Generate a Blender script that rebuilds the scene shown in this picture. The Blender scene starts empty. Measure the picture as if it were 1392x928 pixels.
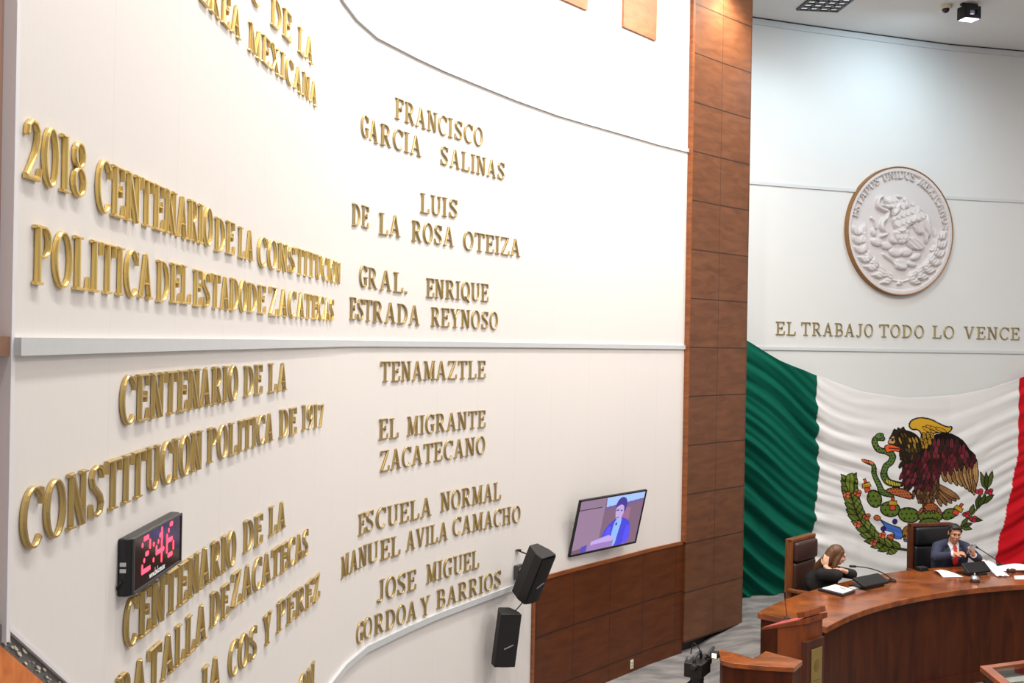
import bpy, bmesh, math, random
import numpy as np
from mathutils import Vector, Matrix
random.seed(7); np.random.seed(7)
R_ = math.radians
SC = bpy.context.scene
COL = SC.collection

# ------------------------------------------------------------------ camera, world, lights, exposure
EYE = 3.30
cam_d = bpy.data.cameras.new('camera'); cam = bpy.data.objects.new('camera', cam_d); COL.objects.link(cam)
cam.location = (0, 0, EYE); cam.rotation_euler = (R_(90), -0.0175, 0)
cam_d.sensor_width = 36; cam_d.lens = 1500 / 1392 * 36; cam_d.clip_end = 200; cam_d.clip_start = 0.05
SC.camera = cam
SC.view_settings.view_transform = 'Standard'; SC.view_settings.look = 'None'
SC.view_settings.exposure = 0.05; SC.view_settings.gamma = 1.0; SC.view_settings.use_curve_mapping = False
wd = bpy.data.worlds.new('world'); SC.world = wd; wd.use_nodes = True
wd.node_tree.nodes['Background'].inputs[0].default_value = (1.0, 0.97, 0.95, 1)
wd.node_tree.nodes['Background'].inputs[1].default_value = 0.44

def lamp(name, kind, loc, target, energy, color, size=0.2, spot=None, blend=0.6):
    d = bpy.data.lights.new(name, kind); o = bpy.data.objects.new(name, d); COL.objects.link(o)
    o.location = loc; d.energy = energy; d.color = color
    if kind == 'AREA': d.shape = 'DISK'; d.size = size
    else: d.shadow_soft_size = size
    if kind == 'SPOT': d.spot_size = R_(spot); d.spot_blend = blend
    v = Vector(target) - Vector(loc)
    o.rotation_euler = v.to_track_quat('-Z', 'Y').to_euler()
    return o

WARM = (1.0, 0.945, 0.885); COOL = (0.66, 0.88, 1.0)
# row of ceiling downlights that wash the long wall, general downlights over the floor, cool flood on the apse
for i, (x, y, e) in enumerate([(0.1, 1.6, 66), (0.2, 3.8, 80), (0.3, 6.0, 80), (1.0, 8.2, 95), (2.2, 10.0, 95), (3.4, 11.5, 45)]):
    lamp('wall_washer', 'AREA', (x, y, 7.35), (x - 0.55, y + 0.25, 4.2), e, WARM, 0.22)
for x, y, e in [(4.5, 9.0, 130), (7.5, 10.5, 130), (4.0, 5.0, 130), (8.0, 5.5, 130)]:
    lamp('hall_downlight', 'AREA', (x, y, 7.35), (x, y, 0), e, WARM, 0.6)
lamp('apse_flood', 'SPOT', (5.43, 13.2, 7.10), (4.6, 14.6, 5.6), 110, COOL, 0.10, 150, 0.9)
lamp('apse_flood', 'SPOT', (3.4, 12.9, 7.2), (2.9, 14.1, 3.7), 48, COOL, 0.10, 130, 0.9)
lamp('pier_spot', 'SPOT', (2.60, 11.80, 7.38), (2.22, 12.22, 6.2), 230, (1.0, 0.90, 0.78), 0.06, 105, 0.9)
lamp('pier_spot', 'SPOT', (2.50, 11.98, 7.24), (2.26, 12.22, 6.93), 42, (1.0, 0.95, 0.85), 0.03, 75, 1.0)

# ------------------------------------------------------------------ mesh helpers
class MB:
    def __init__(s): s.v = []; s.f = []; s.m = []; s.uv = {}
    def add(s, vs, fs, mat=0):
        b = len(s.v); s.v += [tuple(map(float, p)) for p in vs]
        s.f += [tuple(i + b for i in f) for f in fs]; s.m += [mat] * len(fs)
        return s
    def box(s, c, d, rot=None, mat=0, taper=1.0):
        hx, hy, hz = d[0] / 2, d[1] / 2, d[2] / 2
        vs = [Vector((x * hx * (taper if z > 0 else 1), y * hy * (taper if z > 0 else 1), z * hz)) for z in (-1, 1) for y in (-1, 1) for x in (-1, 1)]
        if rot is not None: vs = [rot @ v for v in vs]
        vs = [v + Vector(c) for v in vs]
        return s.add(vs, [(0, 2, 3, 1), (4, 5, 7, 6), (0, 1, 5, 4), (2, 6, 7, 3), (0, 4, 6, 2), (1, 3, 7, 5)], mat)
    def prism(s, poly, z0, z1, mat=0):
        n = len(poly)
        a = sum(poly[i][0] * poly[(i + 1) % n][1] - poly[(i + 1) % n][0] * poly[i][1] for i in range(n))
        if a < 0: poly = poly[::-1]
        zz0 = z0 if hasattr(z0, '__len__') else [z0] * n
        zz1 = z1 if hasattr(z1, '__len__') else [z1] * n
        vs = [(p[0], p[1], zz0[i]) for i, p in enumerate(poly)] + [(p[0], p[1], zz1[i]) for i, p in enumerate(poly)]
        fs = [tuple(range(n))[::-1], tuple(range(n, 2 * n))] + [(i, (i + 1) % n, (i + 1) % n + n, i + n) for i in range(n)]
        return s.add(vs, fs, mat)
    def tube(s, pts, r, n=8, mat=0, caps=True):
        pts = [Vector(p) for p in pts]; m = len(pts)
        rs = r if hasattr(r, '__len__') else [r] * m
        vs = []; up = None
        for i, p in enumerate(pts):
            t = (pts[min(i + 1, m - 1)] - pts[max(i - 1, 0)]).normalized()
            if up is None:
                up = Vector((0, 0, 1)) if abs(t.z) < 0.9 else Vector((1, 0, 0))
            x = t.cross(up).normalized(); up = x.cross(t).normalized()
            for k in range(n):
                a = 2 * math.pi * k / n
                vs.append(p + (x * math.cos(a) + up * math.sin(a)) * rs[i])
        fs = [(i * n + k, i * n + (k + 1) % n, (i + 1) * n + (k + 1) % n, (i + 1) * n + k) for i in range(m - 1) for k in range(n)]
        if caps: fs += [tuple(range(n))[::-1], tuple((m - 1) * n + k for k in range(n))]
        return s.add(vs, fs, mat)
    def lathe(s, prof, n=24, c=(0, 0, 0), mat=0):
        vs = [(c[0] + r * math.cos(2 * math.pi * k / n), c[1] + r * math.sin(2 * math.pi * k / n), c[2] + z) for r, z in prof for k in range(n)]
        m = len(prof)
        fs = [(i * n + k, i * n + (k + 1) % n, (i + 1) * n + (k + 1) % n, (i + 1) * n + k) for i in range(m - 1) for k in range(n)]
        fs += [tuple(range(n))[::-1], tuple((m - 1) * n + k for k in range(n))]
        return s.add(vs, fs, mat)
    def ball(s, c, r, rot=None, n=16, m=10, mat=0):
        rx, ry, rz = r if hasattr(r, '__len__') else (r, r, r)
        vs = []
        for i in range(1, m):
            th = math.pi * i / m
            for k in range(n):
                a = 2 * math.pi * k / n
                vs.append(Vector((rx * math.sin(th) * math.cos(a), ry * math.sin(th) * math.sin(a), rz * math.cos(th))))
        vs += [Vector((0, 0, rz)), Vector((0, 0, -rz))]
        if rot is not None: vs = [rot @ v for v in vs]
        vs = [v + Vector(c) for v in vs]; T = (m - 1) * n
        fs = [(i * n + k, (i + 1) * n + k, (i + 1) * n + (k + 1) % n, i * n + (k + 1) % n) for i in range(m - 2) for k in range(n)]
        fs += [(T, k, (k + 1) % n) for k in range(n)] + [(T + 1, (m - 2) * n + (k + 1) % n, (m - 2) * n + k) for k in range(n)]
        return s.add(vs, fs, mat)
    def limb(s, pts, rs, n=12):
        """rounded tapering limb through the joints"""
        P = [Vector(p) for p in pts]; Q = []; W = []
        for i in range(len(P) - 1):
            for k in range(4):
                t = k / 4; Q.append(P[i].lerp(P[i + 1], t)); W.append(rs[i] * (1 - t) + rs[i + 1] * t)
        Q.append(P[-1]); W.append(rs[-1])
        s.tube(Q, W, n)
        for p, r in zip(P, rs): s.ball(p, r * 1.0, n=n, m=8)
        return s

def obj(name, mb, mats, parent=None, loc=None, rot=None, smooth=False, bevel=0, seg=2, angle=40):
    me = bpy.data.meshes.new(name); me.from_pydata(mb.v, [], mb.f)
    if not isinstance(mats, (list, tuple)): mats = [mats]
    for m in mats: me.materials.append(m)
    if len(mats) > 1: me.polygons.foreach_set('material_index', mb.m)
    me.validate(); me.update()
    o = bpy.data.objects.new(name, me); COL.objects.link(o)
    if parent is not None: o.parent = parent
    if loc is not None: o.location = loc
    if rot is not None: o.rotation_euler = rot
    if smooth == 'angle':
        me.polygons.foreach_set('use_smooth', [True] * len(me.polygons))
        try: me.set_sharp_from_angle(angle=R_(angle))
        except Exception: pass
    elif smooth: me.polygons.foreach_set('use_smooth', [True] * len(me.polygons))
    if bevel:
        b = o.modifiers.new('bevel', 'BEVEL'); b.width = bevel; b.segments = seg; b.limit_method = 'ANGLE'; b.angle_limit = R_(35)
    return o

def tag(o, label, cat, group=None, kind=None):
    o['label'] = label; o['category'] = cat
    if group: o['group'] = group
    if kind: o['kind'] = kind
    return o
def thing(name, label, cat, loc=(0, 0, 0), rz=0, group=None):
    o = bpy.data.objects.new(name, None); COL.objects.link(o); o.location = loc; o.rotation_euler = (0, 0, rz)
    o.empty_display_size = 0.1
    return tag(o, label, cat, group)
def struct(o): o['kind'] = 'structure'; return o

# ------------------------------------------------------------------ materials
def new_mat(name):
    m = bpy.data.materials.new(name); m.use_nodes = True
    nt = m.node_tree; b = nt.nodes['Principled BSDF']
    return m, nt, b
def srgb(r, g, b):
    f = lambda c: (c / 255 / 12.92) if c / 255 <= 0.04045 else ((c / 255 + 0.055) / 1.055) ** 2.4
    return (f(r), f(g), f(b), 1)
def mat(name, col, rough=0.5, metal=0.0, noise=0.0, nscale=20, emis=None, estr=0, spec=None, bump=0, coat=0):
    m, nt, b = new_mat(name)
    b.inputs['Base Color'].default_value = col; b.inputs['Roughness'].default_value = rough; b.inputs['Metallic'].default_value = metal
    if spec is not None: b.inputs['Specular IOR Level'].default_value = spec
    if coat: b.inputs['Coat Weight'].default_value = coat; b.inputs['Coat Roughness'].default_value = 0.15
    if emis: b.inputs['Emission Color'].default_value = emis; b.inputs['Emission Strength'].default_value = estr
    tc = nt.nodes.new('ShaderNodeTexCoord')
    nz = nt.nodes.new('ShaderNodeTexNoise'); nz.inputs['Scale'].default_value = nscale; nz.inputs['Detail'].default_value = 4
    nt.links.new(tc.outputs['Object'], nz.inputs['Vector'])
    if noise:
        mx = nt.nodes.new('ShaderNodeMix'); mx.data_type = 'RGBA'
        mx.inputs[6].default_value = col; mx.inputs[7].default_value = tuple(c * (1 - noise) for c in col[:3]) + (1,)
        nt.links.new(nz.outputs['Fac'], mx.inputs[0]); nt.links.new(mx.outputs[2], b.inputs['Base Color'])
    if bump:
        bp = nt.nodes.new('ShaderNodeBump'); bp.inputs['Strength'].default_value = bump; bp.inputs['Distance'].default_value = 0.01
        nt.links.new(nz.outputs['Fac'], bp.inputs['Height']); nt.links.new(bp.outputs[0], b.inputs['Normal'])
    return m
def N(nt, t, op=None, a=None, b=None, c=None):
    n = nt.nodes.new(t)
    if op: n.operation = op
    for i, x in enumerate((a, b, c)):
        if x is None: continue
        if isinstance(x, (int, float)): n.inputs[i].default_value = x
        else: nt.links.new(x, n.inputs[i])
    return n.outputs[0]
def mixc(nt, fac, c1, c2):
    mx = nt.nodes.new('ShaderNodeMix'); mx.data_type = 'RGBA'
    for i, x in ((0, fac), (6, c1), (7, c2)):
        if isinstance(x, (int, float, tuple)): mx.inputs[i].default_value = x
        else: nt.links.new(x, mx.inputs[i])
    return mx.outputs[2]
def line_mask(nt, coord, origin, pitch, w):
    """1 on thin lines every pitch metres"""
    t = N(nt, 'ShaderNodeMath', 'SUBTRACT', coord, origin - pitch / 2)
    t = N(nt, 'ShaderNodeMath', 'MODULO', N(nt, 'ShaderNodeMath', 'ADD', t, pitch * 50), pitch)
    t = N(nt, 'ShaderNodeMath', 'ABSOLUTE', N(nt, 'ShaderNodeMath', 'SUBTRACT', t, pitch / 2))
    return N(nt, 'ShaderNodeMath', 'LESS_THAN', t, w)
def uvxy(nt):
    u = nt.nodes.new('ShaderNodeUVMap'); u.uv_map = 'UVMap'
    s = nt.nodes.new('ShaderNodeSeparateXYZ'); nt.links.new(u.outputs[0], s.inputs[0])
    return u.outputs[0], s.outputs[0], s.outputs[1]

def make_wood(name, c1, c2, rough=0.35, panel=None, coat=0.0, grain=(1.5, 14, 14), use_uv=False, seam=0.0065, var=0.25, spec=0.5):
    m, nt, b = new_mat(name)
    if use_uv: vec, u, v = uvxy(nt)
    else:
        tc = nt.nodes.new('ShaderNodeTexCoord'); vec = tc.outputs['Object']
    mp = nt.nodes.new('ShaderNodeMapping'); nt.links.new(vec, mp.inputs['Vector']); mp.inputs['Scale'].default_value = grain
    nz = nt.nodes.new('ShaderNodeTexNoise'); nz.inputs['Scale'].default_value = 1.6; nz.inputs['Detail'].default_value = 8; nz.inputs['Distortion'].default_value = 0.6
    nt.links.new(mp.outputs[0], nz.inputs['Vector'])
    cr = nt.nodes.new('ShaderNodeValToRGB'); cr.color_ramp.elements[0].position = 0.3; cr.color_ramp.elements[1].position = 0.72
    cr.color_ramp.elements[0].color = c2; cr.color_ramp.elements[1].color = c1
    nt.links.new(nz.outputs['Fac'], cr.inputs[0]); col = cr.outputs[0]
    if panel:
        u0, pu, v0, pv = panel
        fu = N(nt, 'ShaderNodeMath', 'FLOOR', N(nt, 'ShaderNodeMath', 'DIVIDE', N(nt, 'ShaderNodeMath', 'SUBTRACT', u, u0), pu))
        fv = N(nt, 'ShaderNodeMath', 'FLOOR', N(nt, 'ShaderNodeMath', 'DIVIDE', N(nt, 'ShaderNodeMath', 'SUBTRACT', v, v0), pv))
        cb = nt.nodes.new('ShaderNodeCombineXYZ'); nt.links.new(fu, cb.inputs[0]); nt.links.new(fv, cb.inputs[1])
        wn = nt.nodes.new('ShaderNodeTexWhiteNoise'); wn.noise_dimensions = '2D'; nt.links.new(cb.outputs[0], wn.inputs['Vector'])
        fac = N(nt, 'ShaderNodeMath', 'MULTIPLY', wn.outputs['Value'], var)
        col = mixc(nt, fac, col, c2)
        ln = N(nt, 'ShaderNodeMath', 'MAXIMUM', line_mask(nt, u, u0, pu, seam * 0.6), line_mask(nt, v, v0, pv, seam))
        col = mixc(nt, N(nt, 'ShaderNodeMath', 'MULTIPLY', ln, 0.88), col, (0.02, 0.01, 0.006, 1))
    nt.links.new(col, b.inputs['Base Color']); b.inputs['Roughness'].default_value = rough; b.inputs['Specular IOR Level'].default_value = spec
    if coat: b.inputs['Coat Weight'].default_value = coat; b.inputs['Coat Roughness'].default_value = 0.12
    return m

def make_wall_white():
    m, nt, b = new_mat('white_wall_panel')
    vec, u, v = uvxy(nt)
    mp = nt.nodes.new('ShaderNodeMapping'); nt.links.new(vec, mp.inputs['Vector']); mp.inputs['Scale'].default_value = (180, 14, 1)
    nz = nt.nodes.new('ShaderNodeTexNoise'); nz.inputs['Scale'].default_value = 1.0; nz.inputs['Detail'].default_value = 3
    nt.links.new(mp.outputs[0], nz.inputs['Vector'])
    col = mixc(nt, nz.outputs['Fac'], (0.82, 0.785, 0.757, 1), (0.78, 0.745, 0.717, 1))
    ln = line_mask(nt, u, 2.02, 0.61, 0.0022)
    col = mixc(nt, N(nt, 'ShaderNodeMath', 'MULTIPLY', ln, 0.13), col, (0.3, 0.28, 0.26, 1))
    nt.links.new(col, b.inputs['Base Color']); b.inputs['Roughness'].default_value = 0.55; b.inputs['Specular IOR Level'].default_value = 0.3
    bp = nt.nodes.new('ShaderNodeBump'); bp.inputs['Strength'].default_value = 0.10; bp.inputs['Distance'].default_value = 0.004
    nt.links.new(nz.outputs['Fac'], bp.inputs['Height']); nt.links.new(bp.outputs[0], b.inputs['Normal'])
    return m
M = {}
M['wall'] = make_wall_white()
M['apse'] = mat('apse_wall_paint', (0.68, 0.69, 0.685, 1), 0.6, noise=0.03, nscale=3)
M['rail'] = mat('grey_painted_rail', (0.61, 0.63, 0.645, 1), 0.45, noise=0.08, nscale=30)
M['ceil'] = mat('ceiling_paint', (0.72, 0.705, 0.69, 1), 0.8, noise=0.04, nscale=2)
WC1 = srgb(118, 74, 45); WC2 = srgb(92, 54, 30)
M['wood_wall'] = make_wood('wood_wall_panel', WC1, WC2, 0.40, panel=(11.69, 0.583, 0.645, 0.525), grain=(2.2, 9, 1), use_uv=True)
M['wood_wains'] = make_wood('wainscot_wood', srgb(104, 54, 22), srgb(80, 38, 13), 0.42, spec=0.3, panel=(9.13, 0.608, 0.665, 0.505), grain=(2.2, 9, 1), use_uv=True)
M['wood_orange'] = make_wood('orange_varnished_wood', srgb(232, 140, 72), srgb(205, 108, 48), 0.4, grain=(4, 14, 14))
M['wood_pil'] = make_wood('pilaster_wood', srgb(196, 156, 138), srgb(176, 136, 120), 0.4, grain=(6, 6, 1.0))
M['wood_desk'] = make_wood('mahogany_desk_wood', srgb(90, 40, 13), srgb(54, 21, 6), 0.48, spec=0.2, grain=(5, 5, 0.9))
M['wood_top'] = make_wood('polished_desk_top', srgb(172, 92, 34), srgb(104, 48, 17), 0.22, coat=0.25, grain=(2.2, 3.6, 3))
M['wood_edge'] = make_wood('wood_edge', srgb(158, 92, 46), srgb(120, 64, 30), 0.35, grain=(3, 3, 20))
M['gold'] = mat('polished_gold', (0.83, 0.60, 0.20, 1), 0.30, 0.85)
M['brass'] = mat('aged_brass', (0.47, 0.34, 0.13, 1), 0.36, 0.75)
M['bronze'] = mat('motto_bronze', (0.36, 0.29, 0.14, 1), 0.4, 0.6)
M['black'] = mat('black_plastic', (0.007, 0.007, 0.008, 1), 0.42)
M['blackm'] = mat('matt_black', (0.015, 0.014, 0.014, 1), 0.6)
M['dgrey'] = mat('dark_grey_plastic', (0.05, 0.05, 0.055, 1), 0.4)
M['white'] = mat('white_paper', (0.85, 0.85, 0.86, 1), 0.6)
M['steel'] = mat('steel', (0.6, 0.6, 0.62, 1), 0.25, 1.0)

# ------------------------------------------------------------------ wall plan lines (metres, camera over the origin)
WP = np.array([(-1.075,1.0),(-1.08,2.2),(-1.10,3.0),(-1.115,4.0),(-1.10,4.9),(-1.08,5.6),(-1.07,6.2),(-1.075,6.72),(-1.045,7.1),(-.965,7.52),(-.74,8.05),(-.555,8.435),(-.352,8.80),(-.015,9.395),(.378,10.01),(.664,10.375),(1.049,10.85),(1.474,11.385),(1.80,11.745),(1.87,11.815),(2.275,12.26),(2.69,12.69),(3.0,13.0)])
BP = np.array([(2.952,13.99),(3.68,14.28),(4.437,14.56),(5.17,14.83),(5.91,15.09),(7.087,15.37),(8.2,15.55),(10.5,15.6),(13.0,15.2)])
def along(P, s):
    d = np.hypot(*np.diff(P, axis=0).T); c = np.concatenate([[0], np.cumsum(d)])
    i = int(np.clip(np.searchsorted(c, s) - 1, 0, len(d) - 1)); t = (s - c[i]) / d[i]
    p = P[i] * (1 - t) + P[i + 1] * t
    # smoothed tangent
    def tg(k):
        k = int(np.clip(k, 0, len(d) - 1)); return (P[k + 1] - P[k]) / d[k]
    w = t - 0.5
    tt = tg(i) * (1 - abs(w)) + tg(i + (1 if w > 0 else -1)) * abs(w); tt = tt / np.hypot(*tt)
    return p, tt, np.array([tt[1], -tt[0]])
def wpos(P, s, off=0.0):
    p, t, n = along(P, s); return p + n * off
def knots(P, s0, s1, step):
    d = np.hypot(*np.diff(P, axis=0).T); c = np.concatenate([[0], np.cumsum(d)])
    k = [s0] + [x for x in c if s0 + .02 < x < s1 - .02] + [s1]
    out = []
    for a, b in zip(k[:-1], k[1:]):
        n = max(1, int(round((b - a) / step))); out += [a + (b - a) * i / n for i in range(n)]
    return out + [s1]
def wall_strip(name, P, s0, s1, h0, h1, off, m, step=0.25, thick=0.0, nz=1):
    """vertical strip that follows a plan line; h0/h1 number or function of s; UV in metres"""
    ss = knots(P, s0, s1, step); f = lambda h, s: h(s) if callable(h) else h
    mb = MB(); uv = []
    n = len(ss)
    for s in ss:
        x, y = wpos(P, s, off)
        a, b = f(h0, s), f(h1, s)
        for k in range(nz + 1): mb.v.append((x, y, a + (b - a) * k / nz)); uv.append((s, a + (b - a) * k / nz))
    q = nz + 1
    for i in range(n - 1):
        for k in range(nz): mb.f.append((i * q + k, (i + 1) * q + k, (i + 1) * q + k + 1, i * q + k + 1)); mb.m.append(0)
    if thick:
        b0 = len(mb.v)
        for s in ss:
            x, y = wpos(P, s, off - thick)
            for h in (f(h0, s), f(h1, s)): mb.v.append((x, y, h)); uv.append((s, h))
        for i in range(n - 1):
            lo0, lo1, t0, t1 = i * q, (i + 1) * q, i * q + nz, (i + 1) * q + nz
            B0, B1 = b0 + 2 * i, b0 + 2 * i + 2
            mb.f += [(t0, t1, B1 + 1, B0 + 1), (lo1, lo0, B0, B1)]; mb.m += [0, 0]
        e = b0 + 2 * (n - 1); l = (n - 1) * q
        mb.f += [tuple([0] + list(range(1, q)) + [b0 + 1, b0]), tuple([l + nz] + list(range(l + nz - 1, l - 1, -1)) + [e, e + 1])]; mb.m += [0, 0]
    me = bpy.data.meshes.new(name); me.from_pydata(mb.v, [], mb.f); me.materials.append(m)
    ul = me.uv_layers.new(name='UVMap')
    vi = np.zeros(len(me.loops), int); me.loops.foreach_get('vertex_index', vi)
    ul.data.foreach_set('uv', np.array(uv)[vi].ravel())
    me.polygons.foreach_set('use_smooth', [True] * len(me.polygons))
    try: me.set_sharp_from_angle(angle=R_(30))
    except Exception: pass
    me.update()
    o = bpy.data.objects.new(name, me); COL.objects.link(o)
    return o

H_MID, H_UP, H_LOW, H_CEIL = 3.25, 5.35, 1.165, 7.46
# the long white wall; near the camera its foot follows the stepped gallery
foot = lambda s: max(0.0, 2.652 - 0.64 * (s - 1.404))
pk = [1.397] + [2.02 + 1.22 * i for i in range(6)] + [9.07]
for a_, b_ in zip(pk[:-1], pk[1:]): struct(wall_strip('wall_left', WP, a_, b_, foot, H_CEIL, 0.0, M['wall'], 0.2, 0.035))
for a_, b_ in ((9.07, 9.95), (9.95, 10.56), (10.56, 11.70)): struct(wall_strip('wall_left', WP, a_, b_, H_LOW, H_CEIL, 0.0, M['wall'], 0.2, 0.03))
# wood wainscot, its trim, the tall wood pier and the toe recess
struct(wall_strip('wall_wainscot', WP, 9.09, 11.70, 0.0, H_LOW, 0.012, M['wood_wains'], 0.2, 0.05))
struct(wall_strip('trim_1', WP, 9.07, 11.70, H_LOW, H_LOW + 0.035, 0.02, M['wood_edge'], 0.2, 0.05))
struct(wall_strip('trim_2', WP, 9.055, 9.09, 0.0, H_LOW + 0.035, 0.02, M['wood_edge'], 0.2, 0.05))
struct(wall_strip('wall_pier', WP, 11.70, 12.87, 0.11, H_CEIL, 0.035, M['wood_wall'], 0.2, 0.5))
struct(wall_strip('trim_3', WP, 11.665, 11.70, H_LOW + 0.03, H_CEIL, 0.045, M['wood_edge'], 0.2, 0.08))
struct(wall_strip('baseboard_pier', WP, 11.72, 12.84, 0.0, 0.12, -0.04, M['blackm'], 0.2, 0.4))
# grey rails on the white wall
struct(wall_strip('trim_4', WP, 1.40, 11.67, H_MID, H_MID + 0.040, 0.018, M['rail'], 0.2, 0.02))
struct(wall_strip('trim_5', WP, 1.40, 11.67, H_UP, H_UP + 0.040, 0.018, M['rail'], 0.2, 0.02))
struct(wall_strip('trim_6', WP, 3.85, 9.05, H_LOW, H_LOW + 0.045, 0.022, M['rail'], 0.2, 0.024))
# white edge bead at the near end of the panel and the wood pilaster behind it
struct(wall_strip('trim_7', WP, 1.385, 1.405, 2.63, H_CEIL, 0.003, mat('white_edge_bead', (0.80, 0.79, 0.82, 1), 0.4), 0.2, 0.05))
struct(wall_strip('wall_pilaster', WP, 0.0, 1.385, 0.0, H_CEIL, -0.025, M['wood_pil'], 0.3, 0.1))
struct(wall_strip('trim_8', WP, 0.0, 1.386, H_MID, H_MID + 0.042, 0.0, make_wood('brown_batten', srgb(150, 108, 84), srgb(128, 90, 70), 0.4), 0.3, 0.03))
# sloping gallery side: plaster joint with chips, orange wood below
pl_m = mat('broken_plaster', (0.26, 0.25, 0.24, 1), 0.9, noise=0.6, nscale=60, bump=0.6)
struct(wall_strip('trim_9', WP, 1.2, 6.2, lambda s: max(0.0, foot(s) - 0.075 + 0.006 * math.sin(s * 61)), lambda s: max(0.01, foot(s) + 0.004), -0.007, pl_m, 0.03, 0.03))
struct(wall_strip('wall_gallery_side', WP, 1.0, 6.1, 0.0, lambda s: max(0.01, foot(s) - 0.045), -0.004, M['wood_orange'], 0.1, 0.03))
struct(wall_strip('trim_14', WP, 1.40, 6.0, lambda s: max(0.0, foot(s) - 0.002), lambda s: max(0.012, foot(s) + 0.009), 0.0035, bpy.data.materials['white_edge_bead'], 0.1, 0.003))
mb = MB()
for k in range(90):
    s = 1.40 + k * 0.016 + random.uniform(-.01, .01); hh = foot(s) + random.uniform(-0.036, -0.009); x, y = wpos(WP, s, -0.004)
    p, t, n = along(WP, s)
    r = random.uniform(0.002, 0.008)
    poly = [(r * random.uniform(.8, 2.6) * math.cos(a), r * random.uniform(.3, .8) * math.sin(a)) for a in np.linspace(0, 2 * math.pi, 7)[:-1]]
    vs = [(x + t[0] * a + n[0] * d, y + t[1] * a + n[1] * d, hh + b - 0.6 * a) for d in (-0.0015, 0.0012) for a, b in poly]
    mb.add(vs, [tuple(range(6, 12))] + [(i, (i + 1) % 6, (i + 1) % 6 + 6, i + 6) for i in range(6)])
ch = obj('plaster_chips', mb, mat('plaster_chip', (0.75, 0.70, 0.62, 1), 0.8)); tag(ch, 'broken white plaster chips along the sloping joint under the white wall', 'plaster', kind='stuff')

# apse: back wall, its rails and crown, the return behind the pier
struct(wall_strip('wall_back', BP, -0.5, 10.0, 0.0, H_CEIL, 0.0, M['apse'], 0.25, 0.05))
struct(wall_strip('trim_10', BP, -0.5, 10.0, H_MID, H_MID + 0.040, 0.016, M['rail'], 0.25, 0.016))
struct(wall_strip('trim_11', BP, -0.5, 10.0, H_UP, H_UP + 0.040, 0.016, M['rail'], 0.25, 0.016))
struct(wall_strip('trim_12', BP, -0.5, 10.0, H_CEIL - 0.085, H_CEIL, 0.03, M['rail'], 0.25, 0.03))
struct(wall_strip('trim_13', BP, -0.5, 10.0, H_CEIL - 0.012, H_CEIL - 0.002, 0.045, M['blackm'], 0.25, 0.03))
struct(wall_strip('baseboard_back', BP, -0.5, 10.0, 0.0, 0.13, 0.02, M['dgrey'], 0.25, 0.02))
a0 = wpos(WP, 12.86, -0.05); a1 = wpos(BP, -0.5, -0.02)
mb = MB(); mb.prism([tuple(a0), tuple(a1), (a1[0] - 0.1, a1[1] + 0.05), (a0[0] - 0.1, a0[1] + 0.05)], 0, H_CEIL)
struct(obj('wall_apse_return', mb, M['apse']))

# ceiling
cp = [tuple(wpos(WP, s, -0.2)) for s in knots(WP, 0, 12.7, 0.5)] + [tuple(wpos(BP, s, -0.1)) for s in knots(BP, -0.5, 9.9, 0.5)] + [(13.5, 14.8), (13.5, -1), (-1.3, -1)]
mb = MB(); mb.prism(cp, H_CEIL, H_CEIL + 0.1); struct(obj('ceiling', mb, M['ceil']))

# carpet
def make_carpet():
    m, nt, b = new_mat('grey_carpet'); tc = nt.nodes.new('ShaderNodeTexCoord')
    mp = nt.nodes.new('ShaderNodeMapping'); nt.links.new(tc.outputs['Object'], mp.inputs['Vector']); mp.inputs['Rotation'].default_value = (0, 0, 0.7); mp.inputs['Scale'].default_value = (1.5, 3.2, 1)
    n1 = nt.nodes.new('ShaderNodeTexNoise'); n1.inputs['Scale'].default_value = 1.7; n1.inputs['Detail'].default_value = 3; nt.links.new(mp.outputs[0], n1.inputs['Vector'])
    n2 = nt.nodes.new('ShaderNodeTexNoise'); n2.inputs['Scale'].default_value = 160; nt.links.new(tc.outputs['Object'], n2.inputs['Vector'])
    cr = nt.nodes.new('ShaderNodeValToRGB'); cr.color_ramp.elements[0].position = 0.36; cr.color_ramp.elements[1].position = 0.64
    cr.color_ramp.elements[0].color = srgb(118, 117, 118); cr.color_ramp.elements[1].color = srgb(164, 161, 158)
    nt.links.new(n1.outputs['Fac'], cr.inputs[0])
    c = mixc(nt, N(nt, 'ShaderNodeMath', 'MULTIPLY', n2.outputs['Fac'], 0.5), cr.outputs[0], srgb(92, 90, 90))
    nt.links.new(c, b.inputs['Base Color']); b.inputs['Roughness'].default_value = 0.95; b.inputs['Specular IOR Level'].default_value = 0.1
    return m
mb = MB(); mb.prism([(-1.3, -1), (13.5, -1), (13.5, 16.5), (-1.3, 16.5)], -0.1, 0.0); struct(obj('floor', mb, make_carpet()))
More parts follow.
